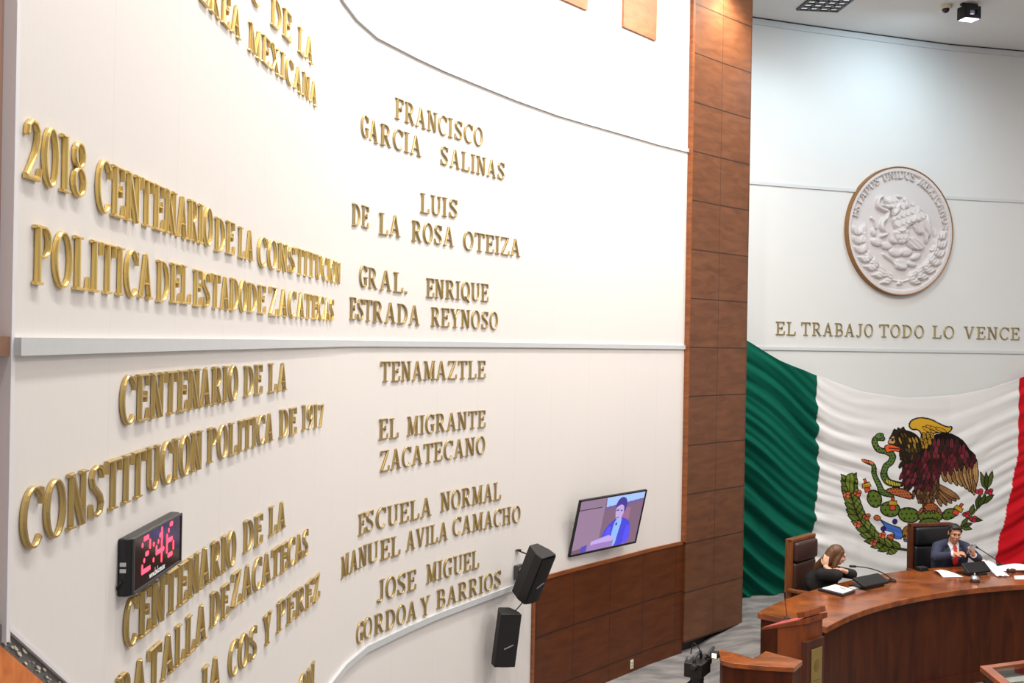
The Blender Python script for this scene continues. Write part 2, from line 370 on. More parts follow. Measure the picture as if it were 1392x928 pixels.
# ------------------------------------------------------------------ serif letters
def arc(cx, cy, rx, ry, a0, a1, n, tk, tn):
    P, Wd = [], []
    for i in range(n + 1):
        a = R_(a0 + (a1 - a0) * i / n)
        P.append((cx + rx * math.cos(a), cy + ry * math.sin(a))); Wd.append(tn + (tk - tn) * abs(math.cos(a)) ** 1.5)
    return P, Wd
def glyph(c, T=0.165, t=0.085, sf=0.075):
    S = []; h2 = sf / 2
    def st(x, y0=0.0, y1=1.0, w=None): S.append(([(x, y0), (x, y1)], w or T))
    def sr(x, y, hw): S.append(([(x - hw, y), (x + hw, y)], sf))
    def ln(a, b, w): S.append(([a, b], w))
    def ss(x, hw=0.16): sr(x, h2, hw); sr(x, 1 - h2, hw)
    if c == 'I' : st(.17); ss(.17); w = .34
    elif c == '1': st(.2); sr(.2, h2, .17); sr(.13, 1 - h2, .12); w = .38
    elif c == 'L': st(.17); ss(.17); S.append(([(.1, h2), (.62, h2)], t)); S.append(([(.60, .02), (.63, .27)], [t * 1.3, t * .6])); w = .66
    elif c == 'T': st(.36); sr(.36, h2, .17); S.append(([(.0, 1 - t / 2), (.72, 1 - t / 2)], t)); S.append(([(.035, .98), (.02, .74)], [t * 1.3, t * .6])); S.append(([(.685, .98), (.70, .74)], [t * 1.3, t * .6])); w = .72
    elif c in 'EF':
        st(.17); sr(.17, 1 - h2, .16); sr(.17, h2, .16)
        S.append(([(.1, 1 - t / 2), (.60, 1 - t / 2)], t)); S.append(([(.58, .98), (.60, .74)], [t * 1.3, t * .6]))
        S.append(([(.2, .52), (.47, .52)], t)); S.append(([(.46, .40), (.46, .64)], t * .7))
        if c == 'E': S.append(([(.1, t / 2), (.62, t / 2)], t)); S.append(([(.60, .02), (.64, .27)], [t * 1.3, t * .6]))
        w = .65
    elif c == 'H': st(.17); ss(.17); st(.65); ss(.65); ln((.17, .52), (.65, .52), t); w = .82
    elif c == 'N': ln((.14, 0), (.14, 1), t); sr(.14, h2, .13); sr(.12, 1 - h2, .12); ln((.15, .98), (.62, .02), T * 1.1); ln((.64, 0), (.64, 1), t); sr(.64, 1 - h2, .13); w = .78
    elif c == 'M': ln((.13, 0), (.17, 1), t); sr(.13, h2, .12); sr(.12, 1 - h2, .10); ln((.19, .97), (.46, .05), T); ln((.46, .05), (.74, .97), t); ln((.78, 0), (.76, 1), T); sr(.78, h2, .15); sr(.80, 1 - h2, .11); w = .93
    elif c == 'A': ln((.10, .02), (.36, .97), t); ln((.37, .99), (.64, .02), T); sr(.09, h2, .10); sr(.64, h2, .14); ln((.19, .33), (.54, .33), t * .9); w = .78
    elif c == 'V': ln((.12, .98), (.38, .03), T); ln((.39, .03), (.64, .98), t); sr(.12, 1 - h2, .13); sr(.65, 1 - h2, .11); w = .76
    elif c == 'Y': ln((.12, .98), (.37, .46), T); ln((.38, .46), (.63, .98), t); st(.375, 0, .48); sr(.375, h2, .16); sr(.12, 1 - h2, .13); sr(.64, 1 - h2, .11); w = .75
    elif c == 'X': ln((.12, .98), (.62, .02), T); ln((.62, .98), (.12, .02), t); sr(.11, h2, .11); sr(.62, h2, .13); sr(.12, 1 - h2, .13); sr(.62, 1 - h2, .11); w = .75
    elif c == 'Z': S.append(([(.04, 1 - t / 2), (.64, 1 - t / 2)], t)); S.append(([(.02, t / 2), (.66, t / 2)], t)); ln((.58, .95), (.08, .05), T); S.append(([(.055, .98), (.04, .76)], [t * 1.2, t * .6])); S.append(([(.64, .02), (.67, .26)], [t * 1.2, t * .6])); w = .69
    elif c == 'O' or c == 'Q' or c == '0':
        rx = .37 if c != '0' else .29
        P, Wd = arc(rx, .5, rx - T / 2, .5 - t / 2 + .012, 0, 360, 28, T, t); S.append((P[:-1], Wd[:-1], True)); w = 2 * rx
        if c == 'Q': S.append(([(.33, .22), (.50, .04), (.70, -.10)], [t, T, t]))
    elif c == 'C': P, Wd = arc(.38, .5, .38 - T / 2, .5 - t / 2 + .012, 42, 318, 22, T, t); S.append((P, Wd)); S.append(([(.655, .97), (.655, .68)], [t * 1.1, t * .6])); w = .68
    elif c == 'G': P, Wd = arc(.38, .5, .38 - T / 2, .5 - t / 2 + .012, 42, 300, 22, T, t); S.append((P, Wd)); S.append(([(.655, .97), (.655, .70)], [t * 1.1, t * .6])); st(.60, .05, .45); sr(.60, .45, .14); w = .75
    elif c == 'D': st(.17); ss(.17, .15); P, Wd = arc(.28, .5, .42, .5 - t / 2, -90, 90, 16, T, t); S.append(([(.17, t / 2)] + P + [(.17, 1 - t / 2)], [t] + Wd + [t])); w = .80
    elif c in 'PRB':
        st(.17); ss(.17, .15)
        yb = .46; P, Wd = arc(.34, (1 + yb) / 2, .23, (1 - yb) / 2 - t / 2 + .01, -90, 90, 12, T, t)
        S.append(([(.17, P[0][1])] + P + [(.17, P[-1][1])], [t] + Wd + [t])); w = .64
        if c == 'R': ln((.34, .50), (.64, .03), T); sr(.66, h2, .10); w = .77
        if c == 'B':
            P, Wd = arc(.36, .265, .27, .265 - t / 2, -90, 90, 12, T, t); S.append(([(.17, P[0][1])] + P + [(.17, P[-1][1])], [t] + Wd + [t])); w = .71
    elif c == 'S' or c == '5':
        Q = [(.56, .76), (.50, .91), (.33, .965), (.17, .91), (.105, .77), (.16, .63), (.33, .52), (.50, .40), (.57, .25), (.50, .09), (.32, .035), (.14, .09), (.075, .25)]
        k = len(Q); Wd = [t, t, t, t * 1.2, T * .8, T, T * 1.05, T, T * .8, t * 1.2, t, t, t]
        S.append((Q, Wd)); S.append(([(.57, .97), (.57, .72)], [t, t * .6])); S.append(([(.07, .03), (.07, .29)], [t, t * .6])); w = .66
    elif c == 'J': st(.36, .16, 1.0); sr(.36, 1 - h2, .16); S.append(([(.36, .22), (.33, .08), (.22, .0), (.10, .02), (.05, .13)], [T, T * .8, t, T * .7, T * .8])); w = .52
    elif c == 'U': st(.17, .28, 1); sr(.16, 1 - h2, .15); ln((.64, .28), (.64, 1), t); sr(.64, 1 - h2, .12); S.append(([(.17, .32), (.19, .15), (.28, .05), (.41, .03), (.54, .08), (.62, .18), (.64, .32)], [T, T * .9, t * 1.2, t, t, t, t])); w = .78
    elif c == '2': S.append(([(.07, .72), (.10, .87), (.22, .965), (.38, .95), (.48, .84), (.48, .68), (.38, .46), (.20, .22), (.06, .06)], [T * .8, t * 1.3, t, t * 1.2, T * .9, T, T * .9, t * 1.2, t])); S.append(([(.03, .06), (.52, .06)], T * .75)); S.append(([(.51, .03), (.55, .24)], [t, t * .6])); w = .57
    elif c == '8':
        P, Wd = arc(.29, .755, .20, .215, 0, 360, 20, T * .9, t); S.append((P[:-1], Wd[:-1], True)); P, Wd = arc(.29, .275, .235, .245, 0, 360, 20, T, t); S.append((P[:-1], Wd[:-1], True)); w = .58
    elif c == '9':
        P, Wd = arc(.27, .68, .20, .28, 0, 360, 20, T, t); S.append((P[:-1], Wd[:-1], True)); S.append(([(.47, .66), (.45, .38), (.34, .14), (.14, .02)], [T, T, T * .8, t])); w = .56
    elif c == '7': S.append(([(.03, .93), (.52, .93)], t * 1.2)); ln((.50, .92), (.20, .0), T * .85); S.append(([(.04, .96), (.03, .74)], [t, t * .6])); w = .54
    elif c == '.': S.append(([(.02, .07), (.16, .07)], .14)); w = .18
    else: raise ValueError(c)
    return w, S
def stroke_mesh(mb, pts, w, depth, closed=False, ch=0.28, zoff=0.0):
    """bevelled bar along a 2-D path; letter plane is x,z and y points out of the wall"""
    P = [np.array(p, float) for p in pts]; n = len(P); W = list(w) if hasattr(w, '__len__') else [w] * n
    vs = []
    for i in range(n):
        a = P[i - 1] if (i > 0 or closed) else None; b = P[(i + 1) % n] if (i < n - 1 or closed) else None
        t1 = (P[i] - a) if a is not None else None; t2 = (b - P[i]) if b is not None else None
        if t1 is None: t1 = t2
        if t2 is None: t2 = t1
        t1 = t1 / np.hypot(*t1); t2 = t2 / np.hypot(*t2); t = t1 + t2; t /= np.hypot(*t)
        k = 1 / max(0.6, float(np.dot(t, t2))); nn = np.array([-t[1], t[0]]); hw = W[i] / 2 * k; c = W[i] * ch
        d = depth + zoff
        e0 = e1 = 0.0
        if not closed and i == 0: e0 = c * .8
        if not closed and i == n - 1: e0 = -c * .8
        for off, z in ((hw, 0), (hw, d * .62), (hw - c, d), (-hw + c, d), (-hw, d * .62), (-hw, 0)):
            q = P[i] + nn * off + (t * e0 if z == d else 0)
            vs.append((q[0], z, q[1]))
    fs = []
    m = n if closed else n - 1
    for i in range(m):
        for k in range(5): fs.append((i * 6 + k, i * 6 + k + 1, ((i + 1) % n) * 6 + k + 1, ((i + 1) % n) * 6 + k))
    if not closed: fs += [tuple(range(6))[::-1], tuple((n - 1) * 6 + k for k in range(6))]
    mb.add(vs, fs)
GC = {}
def glyph_mesh(ch, style):
    k = (ch, style['key'])
    if k not in GC:
        w, S = glyph(ch, style['T'], style['t'], style['sf']); mb = MB()
        for i, s in enumerate(S): stroke_mesh(mb, s[0], s[1], style['d'], len(s) > 2, zoff=style['d'] * .012 * (i % 7))
        me = bpy.data.meshes.new('letter_shape'); me.from_pydata(mb.v, [], mb.f); me.materials.append(style['m']); me.validate()
        bm = bmesh.new(); bm.from_mesh(me); bmesh.ops.recalc_face_normals(bm, faces=bm.faces); bm.to_mesh(me); bm.free()
        GC[k] = (w, me)
    return GC[k]
ORD = ['first', 'second', 'third', 'fourth', 'fifth', 'sixth', 'seventh', 'eighth', 'ninth', 'tenth', 'eleventh', 'twelfth']
GOLD = dict(key='g', T=.118, t=.058, sf=.058, d=.085, m=M['gold'], name='gold_letter', word='gold', cat='letter', group='gold letters of the anniversary inscriptions')
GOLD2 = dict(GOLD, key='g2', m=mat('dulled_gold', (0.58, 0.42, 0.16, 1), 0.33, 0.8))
BRASS = dict(key='b', T=.128, t=.062, sf=.060, d=.075, m=M['brass'], name='brass_letter', word='brass', cat='letter', group='brass letters of the names on the white wall')
MOTTO = dict(key='m', T=.105, t=.065, sf=.06, d=.10, m=M['bronze'], name='bronze_letter', word='bronze', cat='letter', group='bronze letters of the motto on the back wall')
def word(P, txt, s0, h0, s1, h1, cap, style, where, only=None):
    gl = [glyph_mesh(c, style) for c in txt]; gap = 0.13 if style is not MOTTO else 0.16
    tot = sum(g[0] for g in gl) + gap * (len(gl) - 1); k = (s1 - s0) / tot; s = s0
    for i, (g, c) in enumerate(zip(gl, txt)):
        sc = s + g[0] * k / 2; f = (sc - s0) / (s1 - s0)
        p, t, n = along(P, sc)
        o = bpy.data.objects.new(style['name'], g[1]); COL.objects.link(o)
        q = p + n * 0.002 - t * g[0] * k / 2
        X = Vector((t[0] * k, t[1] * k, (h1 - h0) / (s1 - s0) * k)); Y = Vector((n[0], n[1], 0)) * cap; Z = Vector((0, 0, cap))
        sl = math.atan2(h1 - h0, s1 - s0)
        o.location = (q[0], q[1], h0 + (h1 - h0) * (s - s0) / (s1 - s0))
        o.rotation_euler = Matrix.Rotation(math.atan2(t[1], t[0]), 4, 'Z').to_euler()
        o.scale = (k, -cap, cap)
        nm = 'full stop' if c == '.' else ('figure ' + c if c.isdigit() else 'letter ' + c)
        if len(txt) == 1: lab = f"{style['word']} {nm} alone {where}"
        elif c == '.': lab = f"{style['word']} full stop after GRAL {where}"
        else: lab = f"{style['word']} {nm}, {ORD[i]} of {txt.strip('.')} {where}"
        tag(o, lab, style['cat'], style['group'])
        s += (g[0] + gap) * k
UG = 'on the upper line beginning 2018'; UL = 'on the line starting POLITICA DEL ESTADO'
BG = 'on the line just under the middle rail'; B2 = 'on the line ending 1917'
CG = 'on the line under the clock'; C2 = 'on the line starting BATALLA'; C3 = 'on the line ending COS Y PEREZ'
T1 = 'on the topmost line, left side'; T2 = 'in AEREA MEXICANA at the top'
WORDS = [
 ('2018',1.426,3.640,1.793,3.640,.138,GOLD,UG),('CENTENARIO',1.879,3.622,3.048,3.626,.140,GOLD,UG),('DE',3.090,3.616,3.350,3.622,.128,GOLD,UG),('LA',3.422,3.617,3.647,3.620,.126,GOLD,UG),('CONSTITUCION',3.736,3.604,5.793,3.634,.133,GOLD,UG),
 ('POLITICA',1.484,3.410,2.354,3.408,.135,GOLD,UL),('DEL',2.409,3.404,2.774,3.408,.130,GOLD,UL),('ESTADO',2.825,3.403,3.555,3.401,.129,GOLD,UL),('DE',3.579,3.402,3.874,3.401,.125,GOLD,UL),('ZACATECAS',3.955,3.397,5.573,3.402,.132,GOLD,UL),
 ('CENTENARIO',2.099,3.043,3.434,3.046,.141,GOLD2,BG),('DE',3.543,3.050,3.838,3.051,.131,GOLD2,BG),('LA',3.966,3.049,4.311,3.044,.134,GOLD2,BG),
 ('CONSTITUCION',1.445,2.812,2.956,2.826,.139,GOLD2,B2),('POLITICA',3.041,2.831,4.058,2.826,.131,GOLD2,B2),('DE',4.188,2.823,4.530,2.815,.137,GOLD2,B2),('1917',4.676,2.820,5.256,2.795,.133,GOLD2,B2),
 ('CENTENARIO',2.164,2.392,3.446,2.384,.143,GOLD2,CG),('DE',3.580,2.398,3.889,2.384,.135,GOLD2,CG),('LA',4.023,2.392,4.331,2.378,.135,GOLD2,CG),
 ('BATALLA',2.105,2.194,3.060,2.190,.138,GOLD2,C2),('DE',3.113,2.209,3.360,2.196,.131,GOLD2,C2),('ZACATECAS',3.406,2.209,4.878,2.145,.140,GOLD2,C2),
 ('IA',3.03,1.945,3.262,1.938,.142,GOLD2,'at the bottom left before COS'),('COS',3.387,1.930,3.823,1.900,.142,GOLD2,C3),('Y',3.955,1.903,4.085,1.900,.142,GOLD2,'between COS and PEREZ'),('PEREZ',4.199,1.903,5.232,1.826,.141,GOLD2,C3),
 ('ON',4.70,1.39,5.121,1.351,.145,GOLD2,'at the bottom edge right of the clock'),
 ('IC',3.44,4.69,3.70,4.69,.130,GOLD,T1),('DE',3.897,4.690,4.276,4.712,.132,GOLD,T1),('LA',4.441,4.712,4.775,4.742,.126,GOLD,T1),
 ('EREA',2.84,4.471,3.393,4.480,.120,GOLD,T2),('MEXICANA',3.525,4.477,4.906,4.540,.120,GOLD,T2),
]
NW = [
 ('FRANCISCO',6.808,4.857,8.114,4.870,.150,'in the top name'),('GARCIA',6.244,4.634,7.201,4.648,.147,'under FRANCISCO'),('SALINAS',7.488,4.638,8.479,4.649,.146,'right of GARCIA'),
 ('LUIS',7.203,4.239,7.753,4.254,.147,'under SALINAS'),('DE',6.093,4.030,6.421,4.047,.145,'before LA ROSA'),('LA',6.610,4.023,6.908,4.031,.150,'before ROSA'),('ROSA',7.085,4.019,7.703,4.028,.152,'left of OTEIZA'),('OTEIZA',7.849,4.019,8.758,4.030,.150,'right of ROSA'),
 ('GRAL.',6.263,3.645,7.03,3.630,.143,'left of ENRIQUE'),('ENRIQUE',7.312,3.618,8.243,3.622,.146,'right of GRAL'),('ESTRADA',6.075,3.422,7.219,3.405,.147,'above the middle rail'),('REYNOSO',7.389,3.403,8.406,3.396,.146,'above the middle rail'),
 ('TENAMAZTLE',6.668,3.002,8.219,2.996,.144,'below the middle rail'),('EL',6.658,2.603,6.933,2.595,.144,'left of MIGRANTE'),('MIGRANTE',7.069,2.600,8.232,2.593,.142,'right of EL'),('ZACATECANO',6.684,2.376,8.234,2.378,.147,'under EL MIGRANTE'),
 ('ESCUELA',6.331,1.989,7.443,1.970,.145,'left of NORMAL'),('NORMAL',7.582,1.981,8.505,1.970,.150,'right of ESCUELA'),('MANUEL',5.963,1.778,6.990,1.750,.143,'left of AVILA'),('AVILA',7.086,1.759,7.689,1.752,.144,'right of MANUEL'),('CAMACHO',7.764,1.766,8.835,1.738,.145,'right of AVILA'),
 ('JOSE',6.672,1.473,7.231,1.452,.151,'left of MIGUEL'),('MIGUEL',7.390,1.464,8.170,1.452,.148,'right of JOSE'),('GORDOA',6.331,1.262,7.251,1.232,.142,'above the lowest rail'),('Y',7.31,1.228,7.445,1.226,.146,'between GORDOA and BARRIOS'),('BARRIOS',7.548,1.240,8.537,1.231,.145,'above the lowest rail'),
]
for a in WORDS: word(WP, *a)
for a in NW: word(WP, *a[:6], BRASS, a[6])
for t_, s0, s1, w_ in (('EL', .458, .763, 'in the motto before TRABAJO'), ('TRABAJO', .851, 1.975, 'in the motto above the flag'), ('TODO', 2.079, 2.805, 'in the motto above the flag'), ('LO', 2.951, 3.304, 'in the motto before VENCE'), ('VENCE', 3.458, 4.333, 'in the motto above the flag')):
    word(BP, t_, s0, 3.447, s1, 3.445, .170, MOTTO, w_)
# ------------------------------------------------------------------ painted art: polygons rasterised onto vertices
def smooth_poly(pts, it=2):
    P = np.array(pts, float)
    for _ in range(it):
        Q = np.roll(P, -1, axis=0); P = np.stack([P * .75 + Q * .25, P * .25 + Q * .75], 1).reshape(-1, 2)
    return P
def poly_sd(X, P):
    """signed distance (positive inside) of points X to polygon P"""
    d = np.full(len(X), 1e18); ins = np.zeros(len(X), bool); n = len(P)
    for i in range(n):
        a, b = P[i], P[(i + 1) % n]; e = b - a; w = X - a
        t = np.clip((w @ e) / max(1e-9, e @ e), 0, 1); q = w - t[:, None] * e
        d = np.minimum(d, (q * q).sum(1))
        c = ((a[1] > X[:, 1]) != (b[1] > X[:, 1]))
        with np.errstate(divide='ignore', invalid='ignore'):
            ins ^= c & (X[:, 0] < (b[0] - a[0]) * (X[:, 1] - a[1]) / (b[1] - a[1]) + a[0])
    return np.where(ins, 1, -1) * np.sqrt(d)
def line_sd(X, pts, w):
    P = np.array(pts, float); n = len(P); W = np.array(w if hasattr(w, '__len__') else [w] * n, float) / 2
    best = np.full(len(X), -1e9)
    for i in range(n - 1):
        a, b = P[i], P[i + 1]; e = b - a; q = X - a
        t = np.clip((q @ e) / max(1e-9, e @ e), 0, 1); dd = np.sqrt(((q - t[:, None] * e) ** 2).sum(1))
        best = np.maximum(best, W[i] * (1 - t) + W[i + 1] * t - dd)
    return best
def ell(cx, cy, rx, ry, rot=0, n=20):
    a = np.linspace(0, 2 * math.pi, n, endpoint=False); c, s = math.cos(R_(rot)), math.sin(R_(rot))
    x, y = rx * np.cos(a), ry * np.sin(a)
    return np.stack([cx + x * c - y * s, cy + x * s + y * c], 1)
def leaf(x, y, l, w, rot):
    c, s = math.cos(R_(rot)), math.sin(R_(rot))
    Q = [(0, 0), (.15, .30), (.35, .48), (.65, .38), (1, 0), (1, 0), (.65, -.38), (.35, -.48), (.15, -.30)]
    return smooth_poly([(x + a * l * c - b * w * s, y + a * l * s + b * w * c) for a, b in Q], 1)
def cr_path(pts, k=6):
    P = [np.array(p, float) for p in pts]; P = [2 * P[0] - P[1]] + P + [2 * P[-1] - P[-2]]; out = []
    for i in range(1, len(P) - 2):
        for j in range(k):
            t = j / k; a, b, c, d = P[i - 1:i + 3]
            out.append(.5 * ((2 * b) + (c - a) * t + (2 * a - 5 * b + 4 * c - d) * t * t + (3 * b - a - 3 * c + d) * t ** 3))
    out.append(P[-2]); return np.array(out)
INK = srgb(28, 24, 18)[:3]
c3 = lambda r, g, b: np.array(srgb(r, g, b)[:3])
class Painter:
    def __init__(s, X, col): s.X = X; s.C = col; s.lo = X.min(0); s.hi = X.max(0)
    def sub(s, P, m):
        P = np.asarray(P, float); lo = P.min(0) - m; hi = P.max(0) + m
        return np.nonzero((s.X[:, 0] > lo[0]) & (s.X[:, 0] < hi[0]) & (s.X[:, 1] > lo[1]) & (s.X[:, 1] < hi[1]))[0]
    def put(s, idx, d, col, ol, pat=None):
        if ol: s.C[idx[d > -ol * .4]] = INK
        k = d > ol * .6; j = idx[k]
        s.C[j] = col
        if pat is not None and len(j): pat(s, j, d[k])
    def poly(s, P, col, ol=5, pat=None, sm=2):
        P = smooth_poly(P, sm) if sm else np.asarray(P, float); idx = s.sub(P, ol + 2)
        if len(idx): s.put(idx, poly_sd(s.X[idx], P), col, ol, pat)
    def line(s, P, w, col, ol=5, pat=None, sm=True):
        Q = cr_path(P) if sm else np.array(P, float)
        if hasattr(w, '__len__'): w = np.interp(np.linspace(0, 1, len(Q)), np.linspace(0, 1, len(w)), w)
        m = (max(w) if hasattr(w, '__len__') else w) + ol; idx = s.sub(Q, m)
        if len(idx): s.put(idx, line_sd(s.X[idx], Q, w), col, ol, pat)
def feathers(ax, ay, pitch, row, dark, lite=None, w=.3):
    """rows of scalloped feather tips, drawn along direction (ax, ay)"""
    n = math.hypot(ax, ay); ax, ay = ax / n, ay / n
    def f(s, j, d):
        X = s.X[j]; u = X[:, 0] * ax + X[:, 1] * ay; v = -X[:, 0] * ay + X[:, 1] * ax
        u = u + 9 * np.sin(v / 37 + 1) + 5 * np.sin(v / 13); r = np.floor(u / row); vv = v / pitch + .5 * (r % 2); fv = np.abs((vv % 1) - .5) * 2; fu = (u / row) % 1
        tip = 1 - .55 * fv ** 2
        e = np.abs(fu - tip)
        s.C[j[(e < w * .55)]] = dark
        s.C[j[(fu > tip)]] = s.C[j[(fu > tip)]] * .6
        if lite is not None: s.C[j[(fu < tip - .12) & (fu > tip - .42) & (fv < .55)]] = lite
    return f
def stripes(ax, ay, pitch, dark, duty=.3, wob=0):
    n = math.hypot(ax, ay); ax, ay = ax / n, ay / n
    def f(s, j, d):
        X = s.X[j]; v = -X[:, 0] * ay + X[:, 1] * ax; u = X[:, 0] * ax + X[:, 1] * ay
        s.C[j[((v + wob * np.sin(u / 21)) / pitch) % 1 < duty]] = dark
    return f
def spots(pitch, dark, r=.3):
    def f(s, j, d):
        X = s.X[j] / pitch; q = np.stack([X[:, 0] + .5 * (np.floor(X[:, 1]) % 2), X[:, 1]], 1) % 1 - .5
        s.C[j[(q ** 2).sum(1) < r * r]] = dark
    return f
GREEN_L = c3(112, 128, 48); GREEN_D = c3(58, 74, 24); GOLD_F = c3(206, 158, 44); MAROON = c3(104, 34, 46); TAN = c3(176, 136, 88); BROWN = c3(110, 72, 46); DKB = c3(52, 40, 26); ORANGE = c3(222, 92, 42); REDB = c3(204, 70, 48); BLUE = c3(74, 116, 206); NAVY = c3(44, 34, 116); CLAY = c3(176, 96, 54)
def paint_eagle(p):
    # laurel and oak wreath
    L = [(105, 400), (112, 470), (122, 520), (138, 580), (165, 640), (205, 700), (260, 760), (330, 795), (420, 815)]
    p.line(L, 12, GREEN_D, 4)
    Q = cr_path(L, 4)
    for i in range(2, len(Q) - 1, 2):
        t = Q[i + 1] - Q[i - 1]; a = math.degrees(math.atan2(t[1], t[0]))
        for sg in (-1, 1): p.poly(leaf(Q[i][0] + 4 * sg, Q[i][1], 70, 40, a + 180 + sg * 34), GREEN_L if (i // 2 + (sg > 0)) % 2 else c3(96, 112, 40), 5, stripes(1, 1, 17, GREEN_D, .3), 0)
    p.poly([(80, 395), (120, 375), (138, 385), (135, 440), (128, 490), (105, 490), (85, 440)], GREEN_L, 5, stripes(0, 1, 22, GREEN_D, .25))
    Rr = [(862, 420), (850, 480), (825, 540), (790, 600), (745, 650), (705, 700)]
    p.line(Rr, 9, GREEN_L, 4)
    for x, y, l, w, a in [(855, 470, 105, 34, -75), (850, 480, 110, 34, -108), (850, 470, 95, 28, -92), (815, 560, 92, 34, -35), (800, 590, 90, 36, -80), (805, 575, 80, 30, -58), (752, 645, 80, 34, 8), (765, 620, 60, 30, -75), (715, 690, 60, 32, 15), (720, 690, 60, 30, -60), (725, 690, 55, 26, -20)]:
        p.poly(leaf(x, y, l, w, a), GREEN_D if a % 3 else c3(84, 100, 36), 5, None, 0)
    for x, y in [(93, 497), (150, 490), (197, 620), (148, 660), (281, 726), (236, 766), (326, 738), (812, 490), (866, 490), (742, 620), (779, 646)]:
        for dx, dy in ((-9, 0), (8, -6), (5, 9)): p.poly(ell(x + dx, y + dy, 12, 12), c3(206, 96, 60) if x < 700 else c3(186, 50, 60), 4, None, 0)
    # cactus pads
    for x, y, rx, ry, a in [(240, 522, 38, 50, -20), (325, 582, 55, 42, 10), (428, 618, 60, 42, 12), (548, 628, 72, 34, 0), (652, 618, 42, 30, -25), (540, 668, 60, 30, 0)]:
        p.poly(ell(x, y, rx, ry, a), c3(88, 110, 40), 7, spots(26, c3(40, 50, 18), .22), 0)
    for x, y, a in [(195, 445, -15), (340, 548, 0), (702, 588, 35)]:
        c, s = math.cos(R_(a)), math.sin(R_(a)); f = lambda u, v: (x + u * c - v * s, y + u * s + v * c)
        p.poly([f(-16, 40), f(16, 40), f(14, 12), f(-14, 12)], REDB, 4, None, 0)
        p.poly([f(-24, 12), f(24, 12), f(20, -14), f(-20, -14)], GOLD_F, 4, stripes(c, s, 12, c3(90, 120, 40), .3), 0)
        p.poly([f(-8, -14), f(8, -14), f(7, -36), f(-7, -36)], REDB, 4, None, 0)
    # water sign and shells
    p.poly([(262, 632), (300, 655), (335, 672), (390, 690), (398, 752), (345, 750), (350, 715), (300, 700), (282, 690), (300, 680)], BLUE, 5, stripes(1, .4, 26, c3(52, 88, 176), .2), 1)
    p.poly([(398, 735), (440, 735), (440, 775), (400, 765)], c3(90, 140, 220), 5, None, 0)
    for x, y, rx, ry, cc in [(253, 628, 20, 15, CLAY), (350, 652, 14, 15, NAVY), (290, 691, 14, 14, NAVY), (327, 739, 22, 11, CLAY)]: p.poly(ell(x, y, rx, ry, 25), cc, 4, None, 0)
    p.poly(ell(418, 720, 26, 42), c3(150, 108, 44), 5, spots(30, DKB, .25), 0)
    # snake
    body = [(285, 188), (250, 186), (242, 215), (262, 248), (310, 262), (338, 285), (330, 318), (300, 345), (290, 385), (310, 425), (345, 440), (380, 445)]
    p.line(body, [26, 28, 30, 30, 30, 32, 32, 32, 34, 36, 34, 26], c3(92, 118, 56), 6, spots(17, c3(48, 64, 28), .32))
    p.line([(310, 425), (345, 440), (382, 446)], [24, 24, 14], c3(190, 178, 60), 3, stripes(.2, 1, 12, c3(80, 84, 30), .3))
    p.poly(ell(268, 172, 24, 16, -15), c3(92, 124, 60), 5, None, 0); p.poly(ell(276, 168, 5, 5), INK, 0, None, 0)
    p.line([(205, 318), (232, 335), (240, 385), (262, 440), (282, 485), (330, 500)], [22, 22, 24, 28, 32, 30], c3(92, 118, 56), 6, spots(15, c3(44, 60, 26), .3))
    for i in range(4): p.poly(ell(186 + i * 12, 312 + i * 3, 9, 17, -60), c3(214, 110, 64), 4, None, 0)
    # feathers drawn one by one, lower rows first
    rnd = random.Random(3)
    def plume(x, y, l, w, a, col, ol=4):
        c, q = math.cos(R_(a)), math.sin(R_(a))
        P = [(x + u * l * c - v * w * q, y + u * l * q + v * w * c) for u, v in ((0, -.25), (.45, -.5), (.8, -.38), (1, 0), (.8, .38), (.45, .5), (0, .25))]
        p.poly(P, col, ol, None, 1)
        p.line([(x + .2 * l * c, y + .2 * l * q), (x + .85 * l * c, y + .85 * l * q)], 2.2, col * .35, 0, None, False)
    def coat(P, l, w, step, row, ang, cols, back, ol=4, jit=6):
        p.poly(P, back, 6, None, 1); Q = smooth_poly(P, 1); lo, hi = Q.min(0), Q.max(0)
        y = hi[1]; k = 0
        while y > lo[1] - row:
            x = lo[0] + (k % 2) * step / 2
            while x < hi[0] + step:
                if poly_sd(np.array([[x, y]]), Q)[0] > 2:
                    a = ang(x, y) if callable(ang) else ang
                    plume(x, y, l * rnd.uniform(.85, 1.15), w, a + rnd.uniform(-jit, jit), cols[rnd.randrange(len(cols))], ol)
                x += step
            y -= row; k += 1
    # tail, body, legs
    for i, a in enumerate((72, 62, 52, 42, 34)): plume(560 + i * 6, 425 + i * 6, 165 - i * 2, 36, a, c3(132, 92, 58) if i % 2 else c3(150, 108, 68), 5)
    coat([(470, 455), (590, 390), (600, 470), (575, 520), (545, 560), (515, 550), (480, 510), (440, 495)], 52, 20, 19, 24, 98, [c3(112, 76, 48), c3(92, 62, 40), c3(140, 102, 62)], c3(40, 28, 20))
    p.poly([(300, 470), (350, 460), (410, 470), (450, 505), (440, 532), (400, 520), (350, 505), (310, 490)], CLAY, 6, spots(15, c3(90, 40, 22), .3), 1)
    for x, y, a in ((500, 590, 130), (530, 575, 105), (560, 575, 80), (590, 590, 55)): p.line([(x, y), (x + 30 * math.cos(R_(a)), y + 30 * math.sin(R_(a)))], [22, 14], CLAY, 5, spots(12, c3(96, 46, 26), .3), False)
    p.poly([(505, 570), (535, 550), (570, 555), (598, 580), (560, 598), (520, 598)], CLAY, 5, spots(14, c3(96, 46, 26), .3), 1)
